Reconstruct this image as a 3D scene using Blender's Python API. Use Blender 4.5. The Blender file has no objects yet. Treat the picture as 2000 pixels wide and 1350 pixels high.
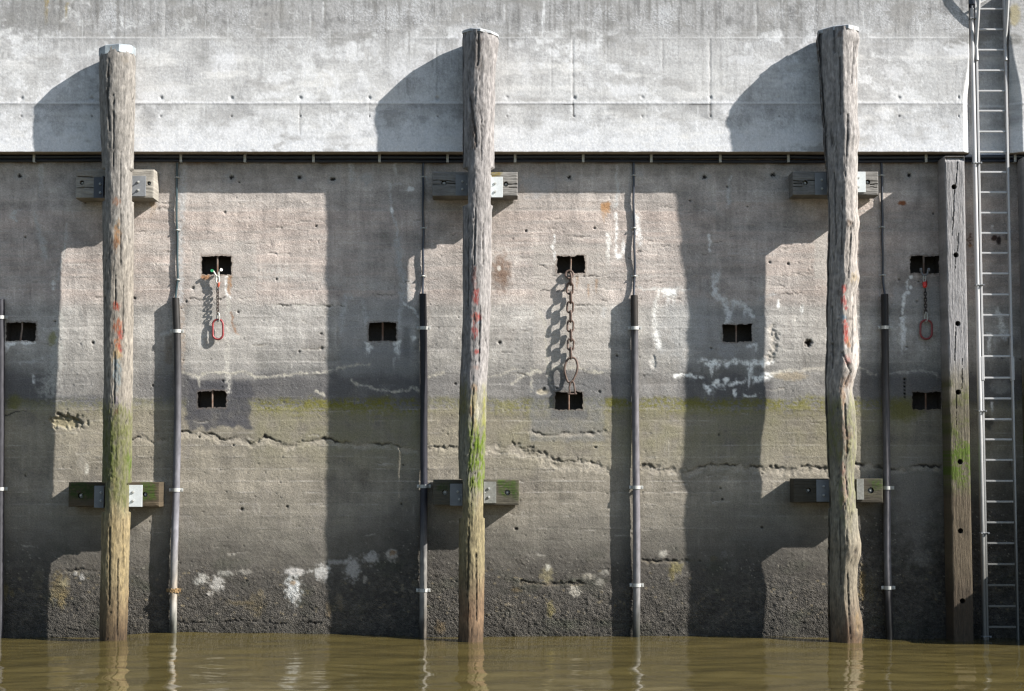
import bpy, bmesh, math, random
import numpy as np
from mathutils import Vector

random.seed(7)
R = math.radians
SC = bpy.context.scene
COL = SC.collection

# ---------------------------------------------------------------- camera, sky, sun, exposure
F_PX = 3240.0            # focal length in photo pixels (2000 px wide frame)
PITCH = R(4.0)
DIST = 21.6              # metres from the camera to the quay wall (y = 0, water side is -y)
CP, SP = math.cos(PITCH), math.sin(PITCH)

def _dir(px, py):
    u = (np.asarray(px, float) - 1000.0) / F_PX
    v = (675.0 - np.asarray(py, float)) / F_PX
    return u, CP - v * SP, SP + v * CP

_u, _f, _w = _dir(1000, 1241)
CAM_Z = float(-_w / _f * DIST)

def P(px, py, d=0.0):
    """world point on the plane d metres in front of the wall, for a photo pixel"""
    u, f, w = _dir(px, py)
    t = (DIST - d) / f
    return u * t, np.zeros_like(t) - d, CAM_Z + w * t

def PV(px, py, d=0.0):
    a = P(px, py, d)
    return Vector((float(a[0]), float(a[1]), float(a[2])))

def PIX(x, y, z):
    dy = y + DIST; dz = z - CAM_Z
    dep = dy * CP + dz * SP
    up = -dy * SP + dz * CP
    return 1000 + F_PX * x / dep, 675 - F_PX * up / dep

cam_d = bpy.data.cameras.new("camera")
cam = bpy.data.objects.new("camera", cam_d)
COL.objects.link(cam)
cam.location = (0, -DIST, CAM_Z)
cam.rotation_euler = (R(90) + PITCH, 0, 0)
cam_d.sensor_width = 36.0
cam_d.lens = 36.0 * F_PX / 2000.0
cam_d.clip_start = 0.1
cam_d.clip_end = 3000.0
SC.camera = cam

SUN_A, SUN_B = 2.65, 1.87      # shadow shift left / down per metre off the wall
L = Vector((-SUN_A, 1.0, -SUN_B)).normalized()
sun_d = bpy.data.lights.new("sun", 'SUN')
sun_d.energy = 5.0
sun_d.angle = R(0.55)
sun_d.color = (1.0, 0.965, 0.92)
sun = bpy.data.objects.new("sun", sun_d)
COL.objects.link(sun)
sun.rotation_euler = L.to_track_quat('-Z', 'Y').to_euler()
sun.location = (20, -10, 20)

world = bpy.data.worlds.new("World")
SC.world = world
world.use_nodes = True
wn = world.node_tree
sky = wn.nodes.new('ShaderNodeTexSky')
sky.sky_type = 'NISHITA'
sky.sun_disc = False
sky.sun_elevation = math.asin(-L.z)
sky.sun_rotation = math.atan2(-L.x, -L.y)
sky.air_density = 1.0
sky.dust_density = 0.6
bg = wn.nodes['Background']
bg.inputs['Strength'].default_value = 0.074
wn.links.new(sky.outputs[0], bg.inputs['Color'])

SC.view_settings.view_transform = 'Standard'
SC.view_settings.look = 'None'
SC.view_settings.exposure = 1.5
SC.view_settings.gamma = 1.0
SC.render.engine = 'CYCLES'
SC.cycles.use_denoising = True
SC.cycles.filter_width = 1.3
SC.cycles.max_bounces = 6

# ---------------------------------------------------------------- numpy noise and painting
def _hash(ix, iy, seed):
    h = (ix.astype(np.int64) * 374761393 + iy.astype(np.int64) * 668265263 + seed * 974634777) & 0xFFFFFFFF
    h = ((h ^ (h >> 13)) * 1274126177) & 0xFFFFFFFF
    h = ((h ^ (h >> 16)) * 2246822519) & 0xFFFFFFFF
    return (h ^ (h >> 15)) & 0xFFFFFFFF

def perlin(x, y, seed=0):
    x = np.asarray(x, float); y = np.asarray(y, float)
    x, y = np.broadcast_arrays(x, y)
    ix = np.floor(x); iy = np.floor(y)
    fx = x - ix; fy = y - iy
    ix = ix.astype(np.int64); iy = iy.astype(np.int64)
    sx = fx * fx * fx * (fx * (fx * 6 - 15) + 10); sy = fy * fy * fy * (fy * (fy * 6 - 15) + 10)
    def g(ax, ay, dx, dy):
        a = _hash(ax, ay, seed) * (2 * math.pi / 4294967296.0)
        return np.cos(a) * dx + np.sin(a) * dy
    n00 = g(ix, iy, fx, fy); n10 = g(ix + 1, iy, fx - 1, fy)
    n01 = g(ix, iy + 1, fx, fy - 1); n11 = g(ix + 1, iy + 1, fx - 1, fy - 1)
    a = n00 + sx * (n10 - n00); b = n01 + sx * (n11 - n01)
    return (a + sy * (b - a)) * 1.5

def fbm(x, y, octv=4, seed=0, gain=0.5):
    s = 0.0; a = 1.0; t = 0.0
    for k in range(octv):
        s = s + a * perlin(x, y, seed + 17 * k); t += a
        x = x * 2.03 + 5.1; y = y * 2.03 + 1.7; a *= gain
    return s / t * 1.25

def worley(x, y, seed=0):
    x, y = np.broadcast_arrays(np.asarray(x, float), np.asarray(y, float))
    ix = np.floor(x).astype(np.int64); iy = np.floor(y).astype(np.int64)
    best = np.full(x.shape, 9.0); cell = np.zeros(x.shape)
    for dx in (-1, 0, 1):
        for dy in (-1, 0, 1):
            h = _hash(ix + dx, iy + dy, seed); h2 = _hash(ix + dx, iy + dy, seed + 99)
            qx = ix + dx + h / 4294967296.0; qy = iy + dy + h2 / 4294967296.0
            d = (qx - x) ** 2 + (qy - y) ** 2
            m = d < best
            best = np.where(m, d, best); cell = np.where(m, (h ^ h2) / 4294967296.0, cell)
    return np.sqrt(best), cell

def sst(a, b, x):
    t = np.clip((x - a) / (b - a), 0, 1)
    return t * t * (3 - 2 * t)

def lin(c):
    c = np.asarray(c, float) / 255.0
    return np.where(c <= 0.04045, c / 12.92, ((c + 0.055) / 1.055) ** 2.4)

class Canvas:
    """stain masks on a grid given in photo pixels; colours as the surface's own tone (0-255)"""
    def __init__(s, X, Y, base):
        s.wb = 1.0
        s.X, s.Y = X, Y                       # 2-D arrays
        s.c = np.empty(X.shape + (3,)); s.c[:] = base
        s.h = np.zeros(X.shape)               # relief in metres, + = towards the water
    def mix(s, col, m):
        m = np.clip(m, 0, 1)[..., None]
        s.c = s.c * (1 - m) + np.asarray(col, float) * m
    def mul(s, f, m=1.0):
        s.c = s.c * (1 + (np.asarray(f) - 1) * m)[..., None] if np.ndim(f) or np.ndim(m) else s.c * (1 + (f - 1) * m)
    def win(s, x0, x1, y0, y1):
        jx = np.where((s.X[0] >= x0) & (s.X[0] <= x1))[0]; jy = np.where((s.Y[:, 0] >= y0) & (s.Y[:, 0] <= y1))[0]
        if len(jx) == 0 or len(jy) == 0: return None
        return (slice(jy[0], jy[-1] + 1), slice(jx[0], jx[-1] + 1))
    def put(s, w, col, m, op=1.0, dh=0.0):
        op = min(1.0, op * 1.12)
        col = np.asarray(col, float)
        if col.min() >= 212: col = col * s.wb
        mm = np.clip(m * op, 0, 1)[..., None]
        s.c[w] = s.c[w] * (1 - mm) + np.asarray(col, float) * mm
        if dh: s.h[w] += dh * np.clip(m, 0, 1)
    def dist(s, pts, w, jit, jf, seed):
        x = s.X[w]; y = s.Y[w]
        xw = x + jit * fbm(x / jf, y / jf, 3, seed); yw = y + jit * fbm(x / jf, y / jf, 3, seed + 50)
        d = np.full(x.shape, 1e9); tt = np.zeros(x.shape); n = len(pts) - 1
        for k in range(n):
            (ax, ay), (bx, by) = pts[k], pts[k + 1]
            ux, uy = bx - ax, by - ay; l2 = ux * ux + uy * uy + 1e-9
            t = np.clip(((xw - ax) * ux + (yw - ay) * uy) / l2, 0, 1)
            dd = np.hypot(xw - ax - t * ux, yw - ay - t * uy)
            m = dd < d
            d = np.where(m, dd, d); tt = np.where(m, (k + t) / n, tt)
        return d, tt
    def stroke(s, pts, width, col, op=1.0, jit=4, jf=14, seed=1, w1=None, soft=0.7, dh=0.0, brk=0.35):
        xs = [p[0] for p in pts]; ys = [p[1] for p in pts]; mg = max(width, w1 or 0) * 2 + jit * 2 + 6
        w = s.win(min(xs) - mg, max(xs) + mg, min(ys) - mg, max(ys) + mg)
        if w is None: return
        d, t = s.dist(pts, w, jit, jf, seed)
        wd = width + ((w1 if w1 is not None else width) - width) * t
        n = fbm(s.X[w] / 9, s.Y[w] / 9, 3, seed + 9)
        wd = (0.4 + 1.0 * wd) * (1 + 0.9 * n)
        m = 1 - sst(wd * (1 - soft), wd * (1 + soft) + 0.8, d)
        m = m * np.clip(1.2 - brk + 1.7 * n * brk + brk * 0.6, 0, 1) * np.clip(0.78 + 1.0 * fbm(s.X[w] / 4.2, s.Y[w] / 4.6, 3, seed + 90) + 0.5 * fbm(s.X[w] / 16, s.Y[w] / 20, 2, seed + 91), 0, 1)
        s.put(w, col, m, op, dh)
    def blob(s, cx, cy, rx, ry, col, op=1.0, seed=1, soft=0.35, ragged=0.5, nf=10, dh=0.0):
        w = s.win(cx - rx * 2.2, cx + rx * 2.2, cy - ry * 2.2, cy + ry * 2.2)
        if w is None: return
        x = s.X[w]; y = s.Y[w]
        d = np.hypot((x - cx) / rx, (y - cy) / ry) + ragged * fbm(x / nf, y / nf, 4, seed)
        s.put(w, col, 1 - sst(1 - soft, 1 + soft, d), op, dh)
    def rect(s, x0, y0, x1, y1, col, op=1.0, soft=4, jit=4, seed=1, tex=0.3):
        w = s.win(x0 - 30, x1 + 30, y0 - 30, y1 + 30)
        if w is None: return
        x = s.X[w]; y = s.Y[w]
        xw = x + jit * fbm(x / 18, y / 18, 4, seed); yw = y + jit * fbm(x / 18, y / 18, 4, seed + 3)
        m = sst(x0 - soft, x0 + soft, xw) * (1 - sst(x1 - soft, x1 + soft, xw)) * sst(y0 - soft, y0 + soft, yw) * (1 - sst(y1 - soft, y1 + soft, yw))
        m = m * (1 - tex + tex * (0.5 + fbm(x / 24, y / 24, 4, seed + 7)))
        s.put(w, col, m, op)
    def drip(s, x, y0, y1, wd, col, op=0.9, seed=1, taper=0.4):
        w = s.win(x - wd * 3, x + wd * 3, y0 - 8, y1 + 10)
        if w is None: return
        X = s.X[w]; Y = s.Y[w]; t = (Y - y0) / max(1.0, y1 - y0)
        xw = X + 0.5 * wd * fbm(X / 30, Y / 16, 3, seed)
        hw = wd * (1 - taper * np.clip(t, 0, 1)) * (0.75 + 0.7 * fbm(X / 7, Y / 9, 3, seed + 4))
        m = (1 - sst(hw * 0.55, hw * 1.15 + 0.8, np.abs(xw - x))) * sst(-0.04, 0.04, t) * (1 - sst(0.35, 1.03, t + 0.3 * fbm(X / 4, Y / 30, 2, seed + 8))) * np.clip(0.85 + 0.9 * fbm(X / 3.6, Y / 7, 3, seed + 90), 0, 1)
        s.put(w, col, m, op)
    def crack(s, pts, width=2.0, depth=0.02, lip=0.0, seed=1, jit=5, jf=12, lipcol=None, dark=(45, 42, 40), side=1):
        xs = [p[0] for p in pts]; ys = [p[1] for p in pts]; mg = 30
        w = s.win(min(xs) - mg, max(xs) + mg, min(ys) - mg, max(ys) + mg)
        if w is None: return
        d, t = s.dist(pts, w, jit, jf, seed)
        n = fbm(s.X[w] / 28, s.Y[w] / 28, 3, seed + 21)
        wd = 0.62 * width * (1 + 1.1 * n)
        m = 1 - sst(wd * 0.4, wd * 1.2 + 0.6, d)
        m = m * np.clip(0.75 + 2.2 * fbm(s.X[w] / 45, s.Y[w] / 45, 2, seed + 77), 0, 1)
        s.h[w] -= depth * 0.65 * m
        s.put(w, dark, m * np.clip(0.65 + 1.3 * n, 0, 1), 0.7)
        if lip > 0:
            d2, t2 = s.dist([(a, b + lip * 0.75 * side) for a, b in pts], w, jit, jf, seed)
            m2 = (1 - sst(lip * 0.3, lip * (0.9 + 0.8 * n) + 0.5, d2)) * (1 - m)
            s.h[w] -= depth * 0.30 * m2 * (0.8 + 0.6 * fbm(s.X[w] / 9, s.Y[w] / 7, 3, seed + 2))
            if lipcol is not None: s.put(w, lipcol, m2 * np.clip(0.6 + n, 0, 1), 0.6)

# ---------------------------------------------------------------- mesh helpers
def mesh_np(name, V, Fq, mat, col=None, K=1.0, rough=None, smooth=True, sharp=None, loc=None, parent=None, crust=None):
    V = np.asarray(V, float); Fq = np.asarray(Fq, np.int32)
    loc = np.zeros(3) if loc is None else np.asarray(loc, float)
    me = bpy.data.meshes.new(name)
    k = Fq.shape[1]
    me.vertices.add(len(V)); me.vertices.foreach_set('co', (V - loc).astype(np.float32).ravel())
    me.loops.add(Fq.size); me.loops.foreach_set('vertex_index', Fq.ravel())
    me.polygons.add(len(Fq))
    me.polygons.foreach_set('loop_start', np.arange(0, Fq.size, k, dtype=np.int32))
    me.polygons.foreach_set('loop_total', np.full(len(Fq), k, np.int32))
    me.update(calc_edges=True)
    me.validate()
    me.polygons.foreach_set('use_smooth', np.full(len(me.polygons), smooth, dtype=bool))
    if sharp: me.set_sharp_from_angle(angle=R(sharp))
    if col is not None:
        a = me.attributes.new('tint', 'FLOAT_COLOR', 'POINT')
        c = np.ones((len(V), 4), np.float32); c[:, :3] = np.clip(lin(np.clip(col.reshape(-1, 3), 0, 320)) / K, 0, 0.88)
        a.data.foreach_set('color', c.ravel())
    if rough is not None:
        a = me.attributes.new('coarse', 'FLOAT', 'POINT')
        a.data.foreach_set('value', rough.astype(np.float32).ravel())
    if crust is not None:
        a = me.attributes.new('crust', 'FLOAT', 'POINT')
        a.data.foreach_set('value', crust.astype(np.float32).ravel())
    o = bpy.data.objects.new(name, me)
    COL.objects.link(o)
    me.materials.append(mat)
    if parent is not None: o.parent = parent
    else: o.location = loc
    return o

def grid_faces(nr, nc, flip=False, keep=None):
    i = np.arange(nr * nc).reshape(nr, nc)
    q = np.stack([i[:-1, :-1], i[1:, :-1], i[1:, 1:], i[:-1, 1:]], -1)
    if flip: q = q[..., ::-1]
    q = q.reshape(-1, 4)
    return q if keep is None else q[keep.ravel()]

class MB:
    """collects shapes in world coordinates, builds one mesh object"""
    def __init__(s): s.v = []; s.f = []
    def add(s, V, Fs):
        n = len(s.v); s.v.extend([tuple(map(float, p)) for p in V]); s.f.extend([tuple(int(i) + n for i in f) for f in Fs]); return s
    def box(s, x0, x1, y0, y1, z0, z1, bev=0.0, seg=1):
        bm = bmesh.new(); bmesh.ops.create_cube(bm, size=1.0)
        for v in bm.verts:
            v.co = Vector(((x0 + x1) / 2 + v.co.x * (x1 - x0), (y0 + y1) / 2 + v.co.y * (y1 - y0), (z0 + z1) / 2 + v.co.z * (z1 - z0)))
        if bev: bmesh.ops.bevel(bm, geom=list(bm.edges), offset=bev, segments=seg, affect='EDGES')
        bm.verts.index_update()
        s.add([v.co for v in bm.verts], [[v.index for v in f.verts] for f in bm.faces]); bm.free(); return s
    def tube(s, pts, rad, seg=10, closed=False, sx=1.0):
        pts = [Vector(p) for p in pts]; n = len(pts)
        rads = rad if hasattr(rad, '__len__') else [rad] * n
        tang = []
        for i in range(n):
            a = pts[(i - 1) % n] if (closed or i > 0) else pts[i]
            b = pts[(i + 1) % n] if (closed or i < n - 1) else pts[i]
            tang.append((b - a).normalized())
        ref = Vector((0, 1, 0)) if abs(tang[0].y) < 0.9 else Vector((1, 0, 0))
        nrm = (ref - tang[0] * ref.dot(tang[0])).normalized()
        V = []; Fs = []
        for i in range(n):
            nrm = (nrm - tang[i] * nrm.dot(tang[i])).normalized()
            bn = tang[i].cross(nrm)
            for k in range(seg):
                a = 2 * math.pi * k / seg
                V.append(pts[i] + (nrm * math.cos(a) + bn * math.sin(a) * sx) * rads[i])
        m = n if closed else n - 1
        for i in range(m):
            for k in range(seg):
                a = i * seg + k; b = i * seg + (k + 1) % seg; j = (i + 1) % n
                Fs.append((a, b, j * seg + (k + 1) % seg, j * seg + k))
        if not closed:
            Fs.append(tuple(range(seg))[::-1]); Fs.append(tuple((n - 1) * seg + k for k in range(seg)))
        return s.add(V, Fs)
    def cyl(s, p, axis, r, ln, seg=12, r2=None):
        p = Vector(p); ax = Vector(axis).normalized()
        return s.tube([p, p + ax * ln], [r, r if r2 is None else r2], seg)
    def build(s, name, mat, parent=None, loc=None, smooth=35):
        me = bpy.data.meshes.new(name)
        base = Vector(root_loc(parent)) if parent is not None else Vector(loc or (0, 0, 0))
        me.from_pydata([Vector(v) - base for v in s.v], [], s.f)
        me.validate(); me.update()
        if smooth:
            for p in me.polygons: p.use_smooth = True
            me.set_sharp_from_angle(angle=R(smooth))
        o = bpy.data.objects.new(name, me); COL.objects.link(o); me.materials.append(mat)
        if parent is not None: o.parent = parent
        else: o.location = base
        return o

def root_loc(o):
    while o.parent is not None: o = o.parent
    return tuple(o.location)

def tag(o, label, cat, group=None, kind=None):
    if label: o['label'] = label
    if cat: o['category'] = cat
    if group: o['group'] = group
    if kind: o['kind'] = kind
    return o

def empty(name, loc):
    o = bpy.data.objects.new(name, None); COL.objects.link(o); o.location = loc; o.empty_display_size = 0.2; return o

# ---------------------------------------------------------------- materials
def nn(nt, t, **kw):
    n = nt.nodes.new(t)
    for k, v in kw.items():
        if k in n.inputs: n.inputs[k].default_value = v
        else: setattr(n, k, v)
    return n

def surf_mat(name, base=None, crust=False, foot=None, rough=0.9, spec=0.25, metal=0.0, grain=(60, 60, 60), gamt=0.25, bump=0.4, bdist=0.006,
             fine=4.0, coarse=False, blotch=None, tintvar=None):
    """tint attribute (or plain colour) times grain, with two scales of bump"""
    m = bpy.data.materials.new(name); m.use_nodes = True
    nt = m.node_tree; bs = nt.nodes['Principled BSDF']; lk = nt.links.new
    tc = nn(nt, 'ShaderNodeTexCoord')
    mp = nn(nt, 'ShaderNodeMapping'); mp.inputs['Scale'].default_value = grain
    lk(tc.outputs['Object'], mp.inputs[0])
    n1 = nn(nt, 'ShaderNodeTexNoise', Scale=1.0, Detail=6.0, Roughness=0.65); lk(mp.outputs[0], n1.inputs['Vector'])
    n2 = nn(nt, 'ShaderNodeTexNoise', Scale=fine, Detail=4.0, Roughness=0.7); lk(mp.outputs[0], n2.inputs['Vector'])
    r = nn(nt, 'ShaderNodeMapRange'); r.inputs['From Min'].default_value = 0.28; r.inputs['From Max'].default_value = 0.72
    r.inputs['To Min'].default_value = 1 - gamt; r.inputs['To Max'].default_value = 1 + gamt
    ad = nn(nt, 'ShaderNodeMath', operation='MULTIPLY_ADD'); ad.inputs[1].default_value = 0.5
    hm = nn(nt, 'ShaderNodeMath', operation='MULTIPLY'); hm.inputs[1].default_value = 0.5
    lk(n2.outputs[0], ad.inputs[0]); lk(n1.outputs[0], hm.inputs[0]); lk(hm.outputs[0], ad.inputs[2])
    lk(ad.outputs[0], r.inputs['Value'])
    mx = nn(nt, 'ShaderNodeMix', data_type='RGBA', blend_type='MULTIPLY'); mx.inputs['Factor'].default_value = 1.0
    if base is None:
        at = nn(nt, 'ShaderNodeAttribute', attribute_name='tint'); lk(at.outputs['Color'], mx.inputs['A'])
    else:
        if tintvar is not None:
            n3 = nn(nt, 'ShaderNodeTexNoise', Scale=0.12, Detail=5.0, Roughness=0.7); lk(mp.outputs[0], n3.inputs['Vector'])
            rp = nn(nt, 'ShaderNodeValToRGB'); rp.color_ramp.elements[0].position = 0.42; rp.color_ramp.elements[1].position = 0.6
            rp.color_ramp.elements[0].color = (*base, 1); rp.color_ramp.elements[1].color = (*tintvar, 1)
            lk(n3.outputs[0], rp.inputs[0]); lk(rp.outputs[0], mx.inputs['A'])
        else: mx.inputs['A'].default_value = (*base, 1)
    if foot is not None:       # slime, dirt and painted shade towards the water
        sx = nn(nt, 'ShaderNodeSeparateXYZ'); lk(tc.outputs['Object'], sx.inputs[0])
        nz = nn(nt, 'ShaderNodeMath', operation='MULTIPLY_ADD'); nz.inputs[1].default_value = 0.9; lk(n1.outputs[0], nz.inputs[0]); lk(sx.outputs['Z'], nz.inputs[2])
        fr = nn(nt, 'ShaderNodeMapRange'); fr.inputs['From Min'].default_value = foot[0]; fr.inputs['From Max'].default_value = foot[1]; lk(nz.outputs[0], fr.inputs['Value'])
        fm = nn(nt, 'ShaderNodeMix', data_type='RGBA'); fm.inputs['A'].default_value = (*foot[2], 1); fm.inputs['B'].default_value = (*base, 1)
        lk(fr.outputs[0], fm.inputs['Factor']); lk(fm.outputs['Result'], mx.inputs['A'])
    lk(r.outputs[0], mx.inputs['B'])
    lk(mx.outputs['Result'], bs.inputs['Base Color'])
    bs.inputs['Roughness'].default_value = rough
    bs.inputs['Specular IOR Level'].default_value = spec
    bs.inputs['Metallic'].default_value = metal
    if bump:
        bp = nn(nt, 'ShaderNodeBump', Strength=1.0, Distance=bdist)
        if crust:
            vo = nn(nt, 'ShaderNodeTexVoronoi', Scale=1.25, Randomness=1.0); lk(mp.outputs[0], vo.inputs['Vector'])
            vi = nn(nt, 'ShaderNodeMath', operation='SUBTRACT'); vi.inputs[0].default_value = 0.9; lk(vo.outputs['Distance'], vi.inputs[1])
            cr = nn(nt, 'ShaderNodeAttribute', attribute_name='crust')
            vm = nn(nt, 'ShaderNodeMath', operation='MULTIPLY'); lk(vi.outputs[0], vm.inputs[0]); lk(cr.outputs['Fac'], vm.inputs[1])
            vs = nn(nt, 'ShaderNodeMath', operation='ADD'); lk(vm.outputs[0], vs.inputs[0]); lk(ad.outputs[0], vs.inputs[1])
            lk(vs.outputs[0], bp.inputs['Height'])
            # each barnacle its own tone
            sp = nn(nt, 'ShaderNodeSeparateColor'); lk(vo.outputs['Color'], sp.inputs[0])
            r2 = nn(nt, 'ShaderNodeMapRange'); r2.inputs['To Min'].default_value = 0.75; r2.inputs['To Max'].default_value = 1.28; lk(sp.outputs[0], r2.inputs['Value'])
            mixr = nn(nt, 'ShaderNodeMix', data_type='FLOAT'); mixr.inputs['A'].default_value = 1.0
            lk(cr.outputs['Fac'], mixr.inputs['Factor']); lk(r2.outputs[0], mixr.inputs['B'])
            mx2 = nn(nt, 'ShaderNodeMix', data_type='RGBA', blend_type='MULTIPLY'); mx2.inputs['Factor'].default_value = 1.0
            lk(mx.outputs['Result'], mx2.inputs['A']); lk(mixr.outputs['Result'], mx2.inputs['B']); lk(mx2.outputs['Result'], bs.inputs['Base Color'])
        else:
            lk(ad.outputs[0], bp.inputs['Height'])
        if coarse:
            ac = nn(nt, 'ShaderNodeAttribute', attribute_name='coarse')
            mm = nn(nt, 'ShaderNodeMath', operation='MULTIPLY'); mm.inputs[1].default_value = bdist
            lk(ac.outputs['Fac'], mm.inputs[0]); lk(mm.outputs[0], bp.inputs['Distance'])
        bp.inputs['Strength'].default_value = bump
        lk(bp.outputs[0], bs.inputs['Normal'])
    return m

M = {}
M['concrete'] = surf_mat('weathered_concrete', grain=(46, 46, 62), gamt=0.50, bump=1.0, bdist=0.013, fine=2.2, coarse=True, crust=True)
M['parapet'] = surf_mat('pale_concrete', grain=(44, 44, 30), gamt=0.30, bump=0.7, bdist=0.006, fine=4.0, coarse=True)
M['wood'] = surf_mat('weathered_wood', grain=(60, 60, 11), gamt=0.45, bump=0.9, bdist=0.010, fine=2.4, rough=0.85)
M['woodh'] = surf_mat('weathered_wood_across', grain=(6, 60, 70), gamt=0.40, bump=0.8, bdist=0.006, fine=2.4, rough=0.85)
M['galv'] = surf_mat('galvanised_steel', base=(0.12, 0.125, 0.13), rough=0.65, metal=0.0, spec=0.35, grain=(40, 40, 40), gamt=0.15, bump=0.2, bdist=0.001, tintvar=(0.16, 0.165, 0.17))  # tone also carries the piles' shade on the left bracket plates
M['galv_lit'] = surf_mat('lit_zinc', base=(0.40, 0.42, 0.42), rough=0.6, metal=0.0, spec=0.4, grain=(40, 40, 40), gamt=0.18, bump=0.2, bdist=0.001)  # zinc with the sun painted in, for plates on the lit side
M['stained_zinc'] = surf_mat('stained_zinc', base=(0.115, 0.115, 0.10), rough=0.8, spec=0.25, grain=(30, 30, 30), gamt=0.3, bump=0.3, bdist=0.002, tintvar=(0.165, 0.165, 0.15))
M['cap_zinc'] = surf_mat('weathered_cap_sheet', base=(0.24, 0.25, 0.26), rough=0.6, spec=0.3, grain=(30, 30, 30), gamt=0.3, bump=0.4, bdist=0.003, tintvar=(0.34, 0.35, 0.35))
M['galv_shaded'] = surf_mat('shaded_zinc', base=(0.05, 0.055, 0.066), rough=0.65, metal=0.0, spec=0.4, grain=(40, 40, 40), gamt=0.15, bump=0.2, bdist=0.001)  # zinc with the pile's shade painted in, for one left plate
M['zinc_strap'] = surf_mat('zinc_sheet', base=(0.15, 0.17, 0.185), rough=0.55, metal=0.1, spec=0.5, grain=(30, 30, 30), gamt=0.25, bump=0.5, bdist=0.004, tintvar=(0.27, 0.30, 0.31))
M['alu'] = surf_mat('aluminium', base=(0.33, 0.325, 0.32), foot=(1.2, 3.6, (0.085, 0.083, 0.075)), rough=0.5, metal=0.1, spec=0.5, grain=(50, 50, 12), gamt=0.12, bump=0.1, bdist=0.001)
M['pipe'] = surf_mat('grey_plastic_pipe', rough=0.5, spec=0.22, grain=(30, 30, 8), gamt=0.16, bump=0.25, bdist=0.002)
M['cable'] = surf_mat('black_cable', base=(0.012, 0.016, 0.026), rough=0.4, spec=0.5, grain=(20, 20, 20), gamt=0.2, bump=0.1, bdist=0.001)
M['cable_green'] = surf_mat('dark_green_cable', base=(0.018, 0.035, 0.04), rough=0.4, spec=0.5, grain=(20, 20, 20), gamt=0.2, bump=0.1, bdist=0.001)
M['clip'] = surf_mat('clip_steel', base=(0.33, 0.33, 0.31), rough=0.55, metal=0.2, spec=0.4, grain=(50, 50, 50), gamt=0.3, bump=0.2, bdist=0.001)
M['rust_clip'] = surf_mat('encrusted_clip', base=(0.16, 0.10, 0.045), rough=0.9, grain=(60, 60, 60), gamt=0.45, bump=0.8, bdist=0.008, tintvar=(0.28, 0.2, 0.11))
M['rust'] = surf_mat('rusty_iron', base=(0.060, 0.036, 0.025), rough=0.75, metal=0.15, spec=0.4, grain=(45, 45, 45), gamt=0.45, bump=0.7, bdist=0.004, tintvar=(0.12, 0.085, 0.07))
M['rust_bar'] = surf_mat('rusty_bar', base=(0.10, 0.055, 0.035), rough=0.8, spec=0.3, grain=(45, 45, 45), gamt=0.4, bump=0.6, bdist=0.004, tintvar=(0.14, 0.11, 0.09))
M['chain_dark'] = surf_mat('dark_chain_steel', base=(0.02, 0.018, 0.018), rough=0.55, metal=0.3, spec=0.5, grain=(80, 80, 80), gamt=0.5, bump=0.4, bdist=0.002, tintvar=(0.07, 0.05, 0.04))
M['red'] = surf_mat('red_paint', base=(0.20, 0.022, 0.022), rough=0.45, spec=0.45, grain=(60, 60, 60), gamt=0.35, bump=0.4, bdist=0.002, tintvar=(0.15, 0.03, 0.03))
M['red_bright'] = surf_mat('bright_red_paint', base=(0.55, 0.03, 0.02), rough=0.4, spec=0.45, grain=(60, 60, 60), gamt=0.15, bump=0.2, bdist=0.001)
M['orange'] = surf_mat('orange_paint', base=(0.30, 0.055, 0.025), rough=0.5, spec=0.4, grain=(60, 60, 60), gamt=0.3, bump=0.3, bdist=0.002)
M['white_steel'] = surf_mat('pale_shackle', base=(0.36, 0.36, 0.32), rough=0.5, metal=0.2, spec=0.5, grain=(60, 60, 60), gamt=0.3, bump=0.3, bdist=0.002)
M['green'] = surf_mat('green_paint', base=(0.03, 0.25, 0.10), rough=0.4, spec=0.5, grain=(60, 60, 60), gamt=0.2, bump=0.1, bdist=0.001)
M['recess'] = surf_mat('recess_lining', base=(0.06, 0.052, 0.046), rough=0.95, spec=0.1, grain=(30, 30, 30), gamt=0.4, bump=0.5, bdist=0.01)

def water_mat():
    m = bpy.data.materials.new('muddy_water'); m.use_nodes = True
    nt = m.node_tree; bs = nt.nodes['Principled BSDF']; lk = nt.links.new
    tc = nn(nt, 'ShaderNodeTexCoord')
    mp = nn(nt, 'ShaderNodeMapping'); mp.inputs['Scale'].default_value = (0.9, 2.6, 1)
    lk(tc.outputs['Object'], mp.inputs[0])
    n1 = nn(nt, 'ShaderNodeTexNoise', Scale=2.2, Detail=5.0, Roughness=0.55); lk(mp.outputs[0], n1.inputs['Vector'])
    bp = nn(nt, 'ShaderNodeBump', Strength=0.16, Distance=0.02); lk(n1.outputs[0], bp.inputs['Height'])
    n2 = nn(nt, 'ShaderNodeTexNoise', Scale=0.5, Detail=4.0); lk(tc.outputs['Object'], n2.inputs['Vector'])
    rp = nn(nt, 'ShaderNodeValToRGB'); rp.color_ramp.elements[0].position = 0.35; rp.color_ramp.elements[1].position = 0.65
    rp.color_ramp.elements[0].color = (0.059, 0.047, 0.0155, 1); rp.color_ramp.elements[1].color = (0.071, 0.056, 0.020, 1)
    lk(n2.outputs[0], rp.inputs[0]); lk(rp.outputs[0], bs.inputs['Base Color'])
    bs.inputs['Roughness'].default_value = 0.03; bs.inputs['IOR'].default_value = 1.33
    lk(bp.outputs[0], bs.inputs['Normal'])
    return m
M['water'] = water_mat()

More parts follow.
